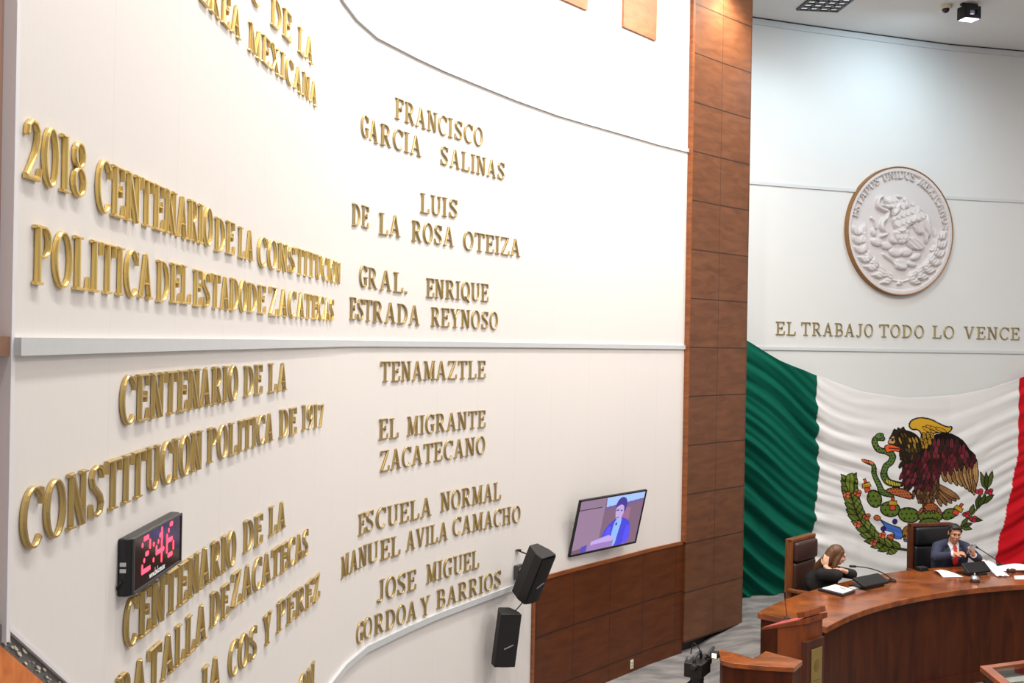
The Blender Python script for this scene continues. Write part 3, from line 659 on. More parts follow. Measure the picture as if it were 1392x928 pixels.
    # wings: long tan quills, maroon coverts, gold shoulder
    for i, (x, y, l, a) in enumerate([(612, 372, 70, 70), (632, 362, 95, 68), (655, 352, 118, 68), (678, 344, 130, 70), (700, 336, 155, 73), (722, 330, 175, 76), (745, 322, 190, 80), (765, 316, 205, 84), (782, 308, 190, 88), (793, 304, 150, 90)]):
        plume(x, y, l, 30, a, TAN if i % 2 else c3(150, 112, 72), 5)
    coat([(556, 165), (650, 150), (715, 185), (755, 240), (800, 292), (770, 318), (720, 322), (650, 340), (600, 366), (580, 395), (540, 440), (500, 456), (445, 456), (412, 440), (405, 410), (390, 372), (398, 325), (400, 280), (470, 260), (530, 235)], 62, 24, 24, 30, lambda x, y: 118 - (x - 400) * .10, [c3(112, 36, 50), c3(92, 28, 40), c3(74, 26, 34), c3(128, 44, 58), c3(58, 32, 30)], c3(24, 14, 15))
    p.poly([(425, 112), (440, 82), (490, 66), (550, 75), (600, 103), (640, 120), (670, 116), (664, 142), (640, 158), (590, 150), (555, 160), (560, 200), (530, 235), (500, 252), (478, 215), (500, 170), (478, 135), (440, 138)], GOLD_F, 8, None, 1)
    for x, y, l, a in ((500, 120, 60, 30), (520, 112, 80, 25), (545, 118, 75, 28), (575, 124, 70, 22), (505, 150, 52, 75), (525, 150, 60, 70), (545, 150, 48, 60), (498, 180, 54, 95), (520, 185, 54, 90), (540, 180, 50, 80), (500, 205, 50, 100), (525, 210, 40, 95)): plume(x, y, l, 22, a, GOLD_F if a < 40 else c3(182, 138, 44), 4)
    # head and neck
    p.poly([(335, 160), (345, 130), (360, 142), (368, 122), (380, 138), (398, 116), (404, 140), (430, 146), (462, 160), (490, 190), (502, 245), (470, 275), (440, 300), (420, 335), (405, 300), (375, 312), (388, 270), (372, 250), (345, 222), (312, 216), (322, 190)], c3(48, 38, 20), 6, None, 1)
    coat([(372, 150), (404, 145), (430, 150), (462, 165), (490, 195), (498, 240), (470, 268), (440, 285), (420, 300), (395, 290), (385, 262), (372, 230), (362, 190)], 44, 15, 18, 24, lambda x, y: 60 + (y - 150) * .3, [c3(190, 146, 50), c3(60, 46, 22), c3(96, 74, 32), c3(48, 36, 18)], c3(30, 24, 14), 3)
    p.poly([(312, 216), (322, 190), (345, 165), (356, 195), (352, 218)], c3(190, 150, 96), 4, None, 1); p.poly(ell(338, 196, 7, 6), INK, 0, None, 0); p.line([(322, 184), (352, 190)], 6, INK, 0, None, False)
    p.poly([(293, 226), (330, 218), (350, 226), (386, 238), (374, 262), (350, 256), (318, 262), (306, 268), (296, 250)], ORANGE, 5, None, 1)
    p.line([(318, 240), (350, 243), (384, 246)], 7, c3(90, 30, 24), 0, None)

def mesh_grid(name, V, nu, nv, m, col=None, smooth=True):
    """V: (nu*nv, 3) row major over u then v"""
    me = bpy.data.meshes.new(name)
    i = np.arange(nu - 1)[:, None] * nv + np.arange(nv - 1)[None, :]
    F = np.stack([i, i + nv, i + nv + 1, i + 1], -1).reshape(-1, 4)
    me.vertices.add(len(V)); me.vertices.foreach_set('co', np.asarray(V, np.float32).ravel())
    me.loops.add(F.size); me.loops.foreach_set('vertex_index', F.ravel().astype(np.int32))
    me.polygons.add(len(F)); me.polygons.foreach_set('loop_start', np.arange(0, F.size, 4, dtype=np.int32))
    me.update(calc_edges=True); me.validate()
    me.polygons.foreach_set('use_smooth', np.ones(len(F), bool))
    me.materials.append(m)
    if col is not None:
        ca = me.color_attributes.new('print', 'FLOAT_COLOR', 'POINT')
        ca.data.foreach_set('color', np.concatenate([col, np.ones((len(col), 1))], 1).astype(np.float32).ravel())
    o = bpy.data.objects.new(name, me); COL.objects.link(o); return o
def attr_mat(name, rough=0.8, emis=0.0):
    m, nt, b = new_mat(name); a = nt.nodes.new('ShaderNodeAttribute'); a.attribute_name = 'print'
    if emis:
        b.inputs['Base Color'].default_value = (0.01, 0.01, 0.01, 1); nt.links.new(a.outputs[0], b.inputs['Emission Color']); b.inputs['Emission Strength'].default_value = emis; b.inputs['Roughness'].default_value = 0.25
    else:
        nt.links.new(a.outputs[0], b.inputs['Base Color']); b.inputs['Roughness'].default_value = rough; b.inputs['Specular IOR Level'].default_value = 0.15
    return m
# ------------------------------------------------------------------ the draped flag
def build_flag():
    ss = np.concatenate([np.linspace(-0.35, 1.15, 110), np.linspace(1.156, 3.95, 480), np.linspace(3.965, 5.6, 110)])
    nv = 440; nu = len(ss)
    ktop = np.interp(ss, [-.35, 0.0, .43, .99, 1.69, 2.40, 3.25, 3.82, 4.28, 5.0, 5.6], [3.50, 3.34, 3.117, 2.933, 2.725, 2.637, 2.677, 2.781, 2.926, 3.19, 3.42])
    k = np.ones(41) / 41; pad = np.pad(ktop, 20, 'reflect', reflect_type='odd'); top = np.convolve(pad, k, 'valid')
    top = np.where((ss > -.2) & (ss < 5.3), .5 * top + .5 * ktop, ktop)
    bot = np.interp(ss, [-.35, .6, 1.0, 1.6, 5.6], [.14, .16, .17, .22, .22])
    v = np.linspace(0, 1, nv)
    S = np.repeat(ss[:, None], nv, 1); Hh = top[:, None] + (bot - top)[:, None] * v[None, :]
    f = .15 * (S - 2.6) ** 2
    w1 = .35 * np.sin(1.7 * S + 2.1 * Hh) + .25 * np.sin(3.1 * S - 1.3 * Hh + 1)
    f2 = np.where(S < 1.0, .15 * (1.0 - 2.6) ** 2 + .62 * (1.0 - S), f)
    ph = Hh - f2
    amp = np.interp(S, [-.4, .2, .95, 1.2, 1.8, 2.6, 3.4, 4.1, 4.6, 5.6], [.054, .060, .050, .022, .014, .010, .014, .026, .040, .040])
    amp = amp * (.75 + .5 * np.sin(1.9 * ph + .8 * S) * np.sin(2.3 * S + 1.1 * ph))
    amp = amp * np.interp(v, [0, .12, .45, 1], [.55, .6, .9, 1.35])[None, :]
    def rid(x): return np.abs(np.sin(x)) ** 1.3 * 1.6 - .8
    D = .14 + amp * (.62 * np.sin(ph * 2 * math.pi / .31 + 4.2 * w1) + .62 * rid(ph * 2 * math.pi / .53 + 3.4 * w1 + .6) + .22 * np.sin(ph * 2 * math.pi / .14 + 6 * w1 + S * 1.6))
    D += .006 * np.sin(S * 23 + 2 * np.sin(3 * Hh)) * np.interp(v, [0, .6, 1], [.1, .3, .7])[None, :]
    D = np.maximum(D, .03)
    P0 = np.zeros((nu, 2)); Nn = np.zeros((nu, 2))
    for i, s in enumerate(ss):
        p, t, n = along(BP, s)
        P0[i] = p; Nn[i] = n
    XY = P0[:, None, :] + Nn[:, None, :] * D[:, :, None]
    V = np.concatenate([XY, Hh[:, :, None]], 2).reshape(-1, 3)
    C = np.tile(c3(226, 225, 225), (nu * nv, 1))
    Sf, Hf = S.ravel(), Hh.ravel()
    gb = np.interp(Hf, [.17, .70, 1.70, 2.93], [.965, .984, 1.054, .994]) + .006 * np.sin(Hf * 9)
    rb = np.interp(Hf, [.2, .45, .63, 1.13, 1.84, 2.9], [3.98, 3.92, 3.95, 4.087, 4.236, 4.24])
    C[Sf < gb] = c3(0, 88, 70); C[Sf > rb] = c3(200, 18, 32)
    hem = (Sf > gb - .006) & (Sf < gb + .004); C[hem] = c3(0, 70, 56)
    # emblem print, coordinates of the drawing in drawing units
    A = np.array([[0.0029747, 5.11e-05], [-4.246e-05, -0.00237043]]); b0 = np.array([1.20, 2.5584])
    X = (np.stack([Sf, Hf], 1) - b0) @ np.linalg.inv(A).T
    sel = np.nonzero((X[:, 0] > 40) & (X[:, 0] < 930) & (X[:, 1] > 30) & (X[:, 1] < 880))[0]
    Cs = C[sel]; pt = Painter(X[sel], Cs); paint_eagle(pt); C[sel] = pt.C
    o = mesh_grid('flag', V, nu, nv, attr_mat('flag_cloth', .75), C)
    sd = o.modifiers.new('thickness', 'SOLIDIFY'); sd.thickness = 0.003; sd.offset = 0
    tag(o, 'large green white and red flag with an eagle draped across the back wall', 'flag')
build_flag()

# ------------------------------------------------------------------ round relief on the apse wall
def disc_frame(P, s, h, off):
    p, t, n = along(P, s); q = p + n * off
    return Matrix(((t[0], n[0], 0, q[0]), (t[1], n[1], 0, q[1]), (0, 0, 1, h), (0, 0, 0, 1)))
def build_medallion():
    R0 = .865
    p, t, n = along(BP, 2.36)
    root = thing('wall_medallion', 'round grey relief medallion with eagle and lettered rim on the back wall', 'emblem', (p[0], p[1], 4.866), math.atan2(t[1], t[0]))
    prof = [(R0 - .03, .0), (R0, .0), (R0, .068), (R0 - .007, .078), (R0 - .02, .074)]
    nn = 96; mb = MB()
    vs = [(r * math.cos(2 * math.pi * k / nn), -z, r * math.sin(2 * math.pi * k / nn)) for r, z in prof for k in range(nn)]
    fs = [(i * nn + k, ((i + 1) % 5) * nn + k, ((i + 1) % 5) * nn + (k + 1) % nn, i * nn + (k + 1) % nn) for i in range(5) for k in range(nn)]
    mb.add(vs, fs); rim = obj('rim', mb, mat('bronzed_rim', srgb(158, 112, 66), .45, .3, noise=.3, nscale=5), root, smooth='angle'); rim['label'] = 'thin bronze coloured rim'
    # relief height field, art units as on the drawing sheet
    G = 300; g = np.linspace(-1, 1, G); U, W = np.meshgrid(g, g, indexing='ij'); r = np.hypot(U, W)
    ang = np.arctan2(W, U); rr = np.clip(np.maximum(np.abs(U), np.abs(W)), 1e-9, None)
    k = rr / np.maximum(r, 1e-9); U2, W2 = U * k, W * k                    # square to disc
    rad = np.hypot(U2, W2)
    X = np.stack([424 + U2.ravel() * 352, 483 - W2.ravel() * 405], 1)
    X[:, 1] += U2.ravel() * 0
    Z = np.zeros(len(X))
    def bump(P, hgt, wdt, base=0.0, line=None, sm=1, tex=None):
        P = (cr_path(P) if line is not None else smooth_poly(P, sm) if sm else np.asarray(P, float))
        m = 40; idx = np.nonzero((X[:, 0] > P[:, 0].min() - m) & (X[:, 0] < P[:, 0].max() + m) & (X[:, 1] > P[:, 1].min() - m) & (X[:, 1] < P[:, 1].max() + m))[0]
        if line is not None:
            lw = line if not hasattr(line, '__len__') else np.interp(np.linspace(0, 1, len(P)), np.linspace(0, 1, len(line)), line)
            d = line_sd(X[idx], P, lw)
        else: d = poly_sd(X[idx], P)
        q = d > 0; z = base + hgt * np.sqrt(np.clip(1 - (1 - np.clip(d / wdt, 0, 1)) ** 2, 0, 1))
        if tex is not None: z = z + tex(X[idx], d)
        Z[idx] = np.where(q, np.maximum(Z[idx] * .35 + z, Z[idx]), Z[idx])
    def ftex(ax, ay, pitch, row, a):
        n_ = math.hypot(ax, ay); ax, ay = ax / n_, ay / n_
        def f(Q, d):
            u = Q[:, 0] * ax + Q[:, 1] * ay; v = -Q[:, 0] * ay + Q[:, 1] * ax; rw = np.floor(u / row); fv = np.abs(((v / pitch + .5 * (rw % 2)) % 1) - .5) * 2
            return a * (((u / row + .35 * fv ** 2) % 1)) * np.clip(d / 8, 0, 1)
        return f
    def stex(ax, ay, pitch, a):
        n_ = math.hypot(ax, ay); ax, ay = ax / n_, ay / n_
        return lambda Q, d: a * np.abs(np.sin((-Q[:, 0] * ay + Q[:, 1] * ax) * math.pi / pitch)) * np.clip(d / 8, 0, 1)
    # wreath
    for pts, sg in (([(150, 500), (165, 580), (205, 660), (270, 730), (350, 785), (425, 805)], 1), ([(695, 500), (690, 580), (655, 660), (590, 730), (510, 780), (440, 805)], -1)):
        bump(pts, .016, 9, line=14); Q = cr_path(pts, 3)
        for i in range(1, len(Q) - 1, 2):
            tt = Q[i + 1] - Q[i - 1]; a = math.degrees(math.atan2(tt[1], tt[0]))
            for w in (-1, 1): bump(leaf(Q[i][0], Q[i][1], 92, 52, a + 180 + w * 32), .030, 16, sm=0, tex=stex(math.cos(R_(a)), math.sin(R_(a)), 20, .006))
    for x, y in [(185, 560), (240, 690), (330, 770), (650, 590), (610, 690), (560, 770), (425, 815)]:
        for dx, dy in ((-9, 3), (9, 0), (0, -11)): bump(ell(x + dx, y + dy, 12, 12), .03, 12, sm=0)
    bump([(300, 620), (370, 650), (390, 690), (470, 700), (475, 735), (400, 730), (380, 690), (310, 650)], .028, 16)
    bump([(385, 655), (465, 655), (480, 725), (400, 730)], .03, 14)
    for x, y, rx, ry, a in [(265, 560, 40, 28, 20), (330, 580, 40, 28, 10), (390, 620, 46, 30, 15), (460, 615, 50, 30, -5), (530, 640, 40, 24, -25), (245, 500, 18, 28, -20), (500, 690, 40, 20, 10)]: bump(ell(x, y, rx, ry, a), .034, 22, sm=0)
    # tail, wing, body
    bump([(450, 520), (530, 510), (600, 575), (560, 605), (480, 590)], .03, 14, tex=stex(1, .8, 24, .010))
    for x_, y_, l_, a_ in ((545, 380, 120, 62), (560, 372, 140, 68), (575, 365, 160, 73), (590, 360, 170, 79), (602, 358, 160, 86)): bump(leaf(x_, y_, l_, 34, a_), .036, 11, sm=0)
    bump([(500, 330), (600, 400), (625, 430), (610, 560), (585, 545), (570, 490), (540, 500), (500, 440)], .032, 16, tex=stex(.5, 1, 24, .012))
    bump([(390, 300), (440, 262), (500, 285), (560, 315), (600, 390), (560, 420), (500, 435), (460, 470), (420, 500), (380, 470), (355, 400)], .040, 26, tex=ftex(.4, 1, 34, 48, .012))
    bump([(385, 262), (410, 248), (450, 262), (470, 300), (455, 350), (430, 335), (425, 290)], .05, 16)
    bump([(370, 470), (470, 450), (490, 520), (450, 570), (400, 560)], .038, 24, tex=ftex(.1, 1, 26, 36, .008))
    bump([(300, 290), (330, 262), (390, 265), (420, 300), (400, 380), (360, 400), (350, 350), (330, 330)], .05, 24, tex=ftex(.2, 1, 28, 34, .008))
    bump([(288, 322), (330, 318), (360, 330), (350, 352), (318, 348)], .055, 12)
    bump([(300, 270), (272, 285), (268, 330), (300, 352), (335, 365), (325, 405), (300, 430), (300, 470), (330, 500), (300, 520)], .045, 16, line=[20, 26, 28, 28, 28, 28, 30, 30, 30, 24])
    bump([(230, 410), (250, 430), (262, 470)], .03, 12, line=20)
    bump([(345, 520), (385, 530), (410, 560), (380, 570), (350, 555)], .042, 14)
    Z = Z.reshape(G, G)
    base = np.where(rad > .945, .068, np.where(rad > .915, .068 - (.945 - rad) / .03 * .036, .032))
    Z = np.where(rad < .91, Z, 0)
    y = -(base + 1.35 * Z)
    V = np.stack([U2 * (R0 - .016), y, W2 * (R0 - .016)], -1).reshape(-1, 3)
    o = mesh_grid('relief', V, G, G, mat('cast_stone_grey', srgb(205, 200, 200), .55, noise=.05, nscale=8)); o.parent = root; o['label'] = 'grey cast relief of eagle and wreath'
    # raised lettering round the upper edge
    mb = MB(); txt = 'ESTADOS UNIDOS MEXICANOS'; a0, a1 = 169.0, 3.0; gl = [None if c == ' ' else glyph(c, .16, .11, .05) for c in txt]
    csm = mat('cast_stone_letters', srgb(200, 194, 192), .55); words_ = txt.split()
    def flush(mb):
        w_ = words_.pop(0); l = obj('inscription_word', mb, csm, root); l['label'] = 'raised grey word ' + w_
        return MB()
    tot = sum(.5 if x is None else x[0] + .24 for x in gl); pos = 0; cap = .108; rt = .705
    for x in gl:
        wd_ = .5 if x is None else x[0] + .24
        a = R_(a0 + (a1 - a0) * (pos + wd_ / 2) / tot); pos += wd_
        if x is None: mb = flush(mb); continue
        tx, tz = math.sin(a), -math.cos(a); ux, uz = math.cos(a), math.sin(a); sub = MB()
        for q, s_ in enumerate(x[1]): stroke_mesh(sub, s_[0], s_[1], .036 / cap, len(s_) > 2, zoff=.004 * q)
        vs = []
        for (lx, ly, lz) in sub.v:
            lx = (lx - x[0] / 2) * cap * 1.05; lz = lz * cap
            vs.append((ux * rt + tx * lx + ux * lz, -.026 - ly * cap, uz * rt + tz * lx + uz * lz))
        mb.add(vs, sub.f)
    flush(mb)
build_medallion()

# ------------------------------------------------------------------ wood squares high on the white wall
for s0, s1, hb, ht, lab in [(9.165, 9.785, 6.41, 7.05, 'orange wood square panel high on the white wall, left of two'), (10.393, 11.015, 6.40, 7.05, 'orange wood square panel high on the white wall, beside the pier')]:
    o = wall_strip('wood_panel', WP, s0, s1, hb, ht, 0.022, make_wood('square_panel_wood', srgb(196, 122, 74), srgb(172, 98, 56), .45, grain=(3, 8, 1), use_uv=True), .15, .02)
    tag(o, lab, 'panel', 'wood squares on the upper white wall')
# ------------------------------------------------------------------ LED clock
def local_frame(o, P, s, h, off, flip=False):
    p, t, n = along(P, s); q = p + n * off
    o.location = (q[0], q[1], h); o.rotation_euler = (0, 0, math.atan2(t[1], t[0]))     # local x along wall, local -y out of the wall... (n = -y)
    return o
DOTS = {'2': ['01110', '10001', '00001', '00110', '01000', '10000', '11111'], '4': ['00010', '00110', '01010', '10010', '11111', '00010', '00010'], '6': ['00110', '01000', '10000', '11110', '10001', '10001', '01110']}
def build_clock():
    W_, H_ = .50, .165; D_ = .038
    root = thing('led_clock', 'black wall clock with red glowing digits among the gold letters', 'clock'); local_frame(root, WP, 2.36, 2.56, 0.0)
    mb = MB()
    prof = [(-W_ / 2, 0), (-W_ / 2, -D_ * .55), (-W_ / 2 + .006, -D_ * .85), (-W_ / 2 + .016, -D_), (W_ / 2 - .016, -D_), (W_ / 2 - .006, -D_ * .85), (W_ / 2, -D_ * .55), (W_ / 2, 0)]
    mb.prism(prof, 0, H_); obj('case', mb, M['black'], root, bevel=.006, seg=3)
    mb = MB(); mb.box((.004, -D_ - .0005, H_ / 2), (W_ - .03, .003, H_ - .016)); gl = obj('front_glass', mb, mat('smoked_glass', (.022, .022, .024, 1), .08, spec=.7), root); gl['label'] = 'glossy smoked front'
    mb = MB()
    for zz in (.006, H_ - .006): mb.box((.004, -D_ - .002, zz), (W_ - .026, .006, .006))
    for xx in (-W_ / 2 + .017, W_ / 2 - .009): mb.box((xx, -D_ - .002, H_ / 2), (.006, .006, H_ - .006))
    obj('bezel', mb, M['dgrey'], root)
    led = mat('red_led', (.1, 0, 0, 1), .4, emis=(1.0, .035, .07, 1), estr=4.2); dim = mat('pink_led', (.1, 0, 0, 1), .4, emis=(1, .04, .12, 1), estr=3)
    x0 = -W_ / 2 + .095; px = .0175; pz = .0158; zt = H_ - .020
    x = x0
    for c in ('2', ':', '4', '6'):
        mb = MB()
        def dot(cx, cz):
            vs = [(cx, -D_ - .0035, cz)] + [(cx + .0078 * math.cos(a), -D_ - .0024, cz + .0078 * math.sin(a)) for a in np.linspace(0, 2 * math.pi, 9)[:-1]]
            mb.add(vs, [(0, 1 + (k + 1) % 8, 1 + k) for k in range(8)])
        if c == ':':
            for r in (2, 5): dot(x, zt - r * pz)
            x += px * 1.6
        else:
            for r, row in enumerate(DOTS[c]):
                for k, b in enumerate(row):
                    if b == '1':
                        dot(x + k * px, zt - r * pz)
                        if k < 4 and row[k + 1] == '1': dot(x + (k + .5) * px, zt - r * pz)
                        if r < 6 and DOTS[c][r + 1][k] == '1': dot(x + k * px, zt - (r + .5) * pz)
            x += px * 6.1
        if c == ':': d = obj('colon', mb, led, root)
        else: d = obj('digit', mb, led, root); d['label'] = 'red glowing digit ' + c
    # small printed web address under the digits
    SK = {'w': [[(0, .5), (.15, 0), (.3, .4), (.45, 0), (.6, .5)]], 'b': [[(0, 1), (0, 0), (.3, 0), (.38, .25), (.3, .5), (0, .5)]], 'e': [[(.38, .06), (.2, 0), (.03, .12), (.03, .38), (.2, .5), (.38, .4), (.38, .27), (.03, .27)]], 'l': [[(.05, 1), (.05, 0)]], '.': [[(0, 0), (0, .1)]],
          'c': [[(.36, .1), (.2, 0), (.03, .12), (.03, .38), (.2, .5), (.36, .4)]], 'o': [[(.2, 0), (.03, .12), (.03, .38), (.2, .5), (.37, .38), (.37, .12), (.2, 0)]], 'm': [[(0, 0), (0, .5), (.25, .42), (.27, 0)], [(.27, .42), (.5, .45), (.54, 0)]], 'x': [[(0, 0), (.36, .5)], [(0, .5), (.36, 0)]]}
    mb = MB(); x = -.085; k = .021
    for c in 'www.bel.com.mx':
        for pl in SK[c]:
            for a, b in zip(pl[:-1], pl[1:]):
                a, b = np.array(a), np.array(b); e = b - a; L = np.hypot(*e); e = e / L; nn = np.array([-e[1], e[0]]) * .075; a = a - e * .05; b = b + e * .05
                mb.add([(x + q[0] * k, -D_ - .0026, .019 + q[1] * k) for q in (a + nn, a - nn, b - nn, b + nn)], [(0, 1, 2, 3)])
        x += k * ({'w': .78, 'm': .7, 'l': .24, '.': .22}.get(c, .54))
    t = obj('printed_address', mb, mat('white_print', (.8, .8, .8, 1), .5, emis=(1, 1, 1, 1), estr=.25), root); t['label'] = 'small white printed web address'
    for z in (.092, .074):
        mb = MB(); mb.box((-W_ / 2 - .0005, -D_ * .42, z), (.002, .017, .011)); b = obj('button_label', mb, mat('sticker', (.6, .6, .6, 1), .5), root)
    mb = MB(); mb.tube([(-W_ / 2, -.012, .045), (-W_ / 2 - .012, -.012, .042), (-W_ / 2 - .014, -.004, .03), (-W_ / 2 - .004, -.003, .02)], .0025, 6); obj('power_plug', mb, M['blackm'], root)
build_clock()

# ------------------------------------------------------------------ television on a tilting bracket
def build_tv():
    c = Vector((.953, 10.509, 1.595)); W_, H_ = .98, .559; yaw, tilt, roll = .79, .252, .022
    Rm = Matrix.Rotation(yaw, 4, 'Z') @ Matrix.Rotation(tilt, 4, 'X') @ Matrix.Rotation(-roll, 4, 'Y')
    root = thing('television', 'flat television showing a man speaking, tilted out from the white wall', 'television', c)
    root.rotation_euler = Rm.to_euler()
    mb = MB(); mb.box((0, .010, 0), (W_, .018, H_)); mb.box((0.08, .027, -.02), (W_ * .5, .02, H_ * .5)); obj('housing', mb, M['black'], root, bevel=.004)
    nu, nv = 200, 116; u = np.linspace(0, 1, nu); v = np.linspace(0, 1, nv); U, V = np.meshgrid(u, v, indexing='ij')
    X = np.stack([U.ravel() * 160, (1 - V.ravel()) * 90], 1); C = np.tile(c3(148, 118, 142), (len(X), 1))
    p = Painter(X, C)
    P = lambda pts, col, sm=0: p.poly(pts, col, 0, None, sm)
    P([(0, 0), (62, 0), (62, 90), (0, 90)], c3(156, 128, 156)); P([(62, 0), (160, 0), (160, 90), (62, 90)], c3(132, 104, 126))
    P([(100, 24), (130, 24), (130, 90), (100, 90)], c3(158, 112, 146)); P([(0, 14.5), (56, 14.5), (56, 16), (0, 16)], c3(70, 50, 70))
    P([(0, 0), (62, 0), (62, 14), (0, 14)], c3(150, 124, 150))
    P([(64, 0), (160, 0), (160, 11), (66, 17)], c3(168, 200, 255)); P([(62, 17), (160, 11), (160, 17), (62, 23)], c3(120, 100, 150))
    P([(66, 88), (70, 60), (84, 46), (96, 40), (112, 40), (128, 46), (138, 56), (140, 90), (70, 90)], c3(78, 76, 220), 1)
    P([(126, 54), (138, 58), (139, 88), (124, 88)], c3(92, 86, 252), 1); P([(74, 62), (84, 50), (92, 60), (84, 88), (72, 88)], c3(92, 90, 240), 1)
    P([(96, 42), (110, 38), (112, 48), (108, 70), (106, 90), (92, 90), (92, 60)], c3(150, 190, 250), 1); P([(97, 49), (101, 47), (102, 52), (99, 54)], c3(50, 40, 110), 1)
    P([(92, 20), (102, 14), (113, 18), (114, 30), (110, 40), (103, 45), (95, 40), (92, 30)], c3(196, 172, 226), 1)
    P([(90, 22), (91, 10), (100, 3), (112, 5), (118, 14), (117, 28), (113, 32), (112, 20), (103, 16), (95, 19)], c3(74, 62, 150), 1)
    P([(94, 25), (100, 25), (100, 27), (94, 27)], c3(92, 70, 140)); P([(104, 26), (110, 27), (110, 29), (104, 28)], c3(92, 70, 140)); P([(97, 38), (104, 39), (103, 40.5), (98, 40)], c3(130, 84, 140))
    P([(44, 74), (86, 68), (100, 74), (100, 86), (44, 86)], c3(196, 170, 236)); P([(40, 80), (100, 79), (100, 90), (40, 90)], c3(160, 128, 190)); P([(22, 80), (36, 78), (36, 90), (20, 90)], c3(90, 74, 190)); P([(0, 84), (22, 82), (22, 90), (0, 90)], c3(120, 92, 104))
    Vv = np.stack([(U.ravel() - .5) * (W_ - .03), np.full(U.size, -.0005), (V.ravel() - .5) * (H_ - .035)], 1)
    scr = mesh_grid('screen', Vv, nu, nv, attr_mat('screen_glow', emis=1.0), p.C); scr.parent = root; scr['label'] = 'lit screen with a man in a blue suit'
    mb = MB(); b = .012
    for z, hgt in ((H_ / 2 - b / 2, b), (-H_ / 2 + b / 2 + .002, b + .006)): mb.box((0, -.003, z), (W_, .012, hgt))
    for x in (-W_ / 2 + b / 2, W_ / 2 - b / 2): mb.box((x, -.003, 0), (b, .012, H_))
    obj('bezel', mb, M['black'], root, bevel=.002)
    wp, tt, nn = along(WP, 10.42); inv = (Matrix.Translation(c) @ Rm).inverted()
    mb = MB(); A = inv @ Vector((wp[0] + nn[0] * .03, wp[1] + nn[1] * .03, 1.55))
    mb.tube([A, A * .4 + Vector((0, .03, -.02)) * .6, (0, .06, -.02)], .02, 8); obj('bracket_arm', mb, M['blackm'], root)
    mb = MB(); q = MB(); q.box((0, 0, 0), (.22, .012, .22)); ang = math.atan2(tt[1], tt[0])
    for vtx in q.v:
        vv = Matrix.Rotation(ang, 4, 'Z') @ Vector(vtx) + Vector((wp[0] + nn[0] * .012, wp[1] + nn[1] * .012, 1.55)); mb.v.append(tuple(inv @ vv))
    mb.f = q.f; mb.m = q.m; obj('wall_plate', mb, M['blackm'], root)
build_tv()

# ------------------------------------------------------------------ two loudspeakers
def build_speaker(c, yaw, tilt, roll, k, label, s_wall, h_wall, light_plate=False):
    Rm = Matrix.Rotation(yaw, 4, 'Z') @ Matrix.Rotation(tilt, 4, 'X') @ Matrix.Rotation(-roll, 4, 'Y')
    root = thing('loudspeaker', label, 'loudspeaker', c, 0, 'wall loudspeakers'); root.rotation_euler = Rm.to_euler()
    W_, H_, D_ = .19 * k, .46 * k, .20 * k
    mb = MB(); mb.prism([(-W_ / 2, .012), (W_ / 2, .012), (W_ / 2, D_ * .45), (W_ * .28, D_), (-W_ * .28, D_), (-W_ / 2, D_ * .45)], -H_ / 2, H_ / 2); obj('cabinet', mb, mat('speaker_cabinet', (.011, .010, .010, 1), .6), root, bevel=.008, seg=3)
    mb = MB(); n = 10
    vs = []; 
    for z in (-H_ / 2 + .008, 0, H_ / 2 - .008):
        for i in range(n + 1):
            x = -W_ / 2 + .006 + (W_ - .012) * i / n; vs.append((x, -.012 * (1 - (2 * i / n - 1) ** 2) + .006, z))
    fs = [(r * (n + 1) + i, r * (n + 1) + i + 1, (r + 1) * (n + 1) + i + 1, (r + 1) * (n + 1) + i) for r in range(2) for i in range(n)]
    mb.add(vs, fs); b0 = len(mb.v)
    mb.add([(x, .02, z) for z in (-H_ / 2 + .008, H_ / 2 - .008) for x in (-W_ / 2 + .006, W_ / 2 - .006)], [])
    gm, nt, b = new_mat('speaker_grille'); b.inputs['Base Color'].default_value = (.008, .0075, .0075, 1); b.inputs['Roughness'].default_value = .7
    vo = nt.nodes.new('ShaderNodeTexVoronoi'); vo.inputs['Scale'].default_value = 220; tc = nt.nodes.new('ShaderNodeTexCoord'); nt.links.new(tc.outputs['Object'], vo.inputs['Vector'])
    bp = nt.nodes.new('ShaderNodeBump'); bp.inputs['Strength'].default_value = .5; bp.inputs['Distance'].default_value = .003; nt.links.new(vo.outputs['Distance'], bp.inputs['Height']); nt.links.new(bp.outputs[0], b.inputs['Normal'])
    obj('grille', mb, gm, root, smooth=True)
    mb = MB(); Rb = Matrix.Rotation(-.45, 3, 'Y'); mb.box((.004, -.009, -H_ * .10), (W_ * .45, .004, .008), Rb); bd = obj('badge', mb, mat('badge_silver', (.55, .55, .56, 1), .35, .7), root); bd['label'] = 'small silver slanted badge'
    wp, tt, nn = along(WP, s_wall); inv = (Matrix.Translation(c) @ Rm).inverted()
    def wbox(ce, d, name, m):
        q = MB(); q.box((0, 0, 0), d); ang = math.atan2(tt[1], tt[0]); mb = MB()
        mb.v = [tuple(inv @ (Matrix.Rotation(ang, 4, 'Z') @ Vector(v) + Vector(ce))) for v in q.v]; mb.f = q.f; mb.m = q.m; return obj(name, mb, m, root)
    wbox((wp[0] + nn[0] * .026, wp[1] + nn[1] * .026, h_wall), (.11, .04, .12), 'wall_plate', M['dgrey'])
    A = inv @ Vector((wp[0] + nn[0] * .045, wp[1] + nn[1] * .045, h_wall)); B = Vector((0, D_ * .9, 0))
    mb = MB(); mb.tube([A, A.lerp(B, .5) + Vector((0, 0, .01)), B], .022, 10); mb.ball(A.lerp(B, .45), .032); obj('swivel_arm', mb, M['steel'] if not light_plate else M['dgrey'], root)
    return root, inv
r1, inv1 = build_speaker(Vector((.277, 9.133, 1.327)), .90, .449, .056, 1.0, 'upper black wall loudspeaker tilted down beside the television', 8.80, 1.315)
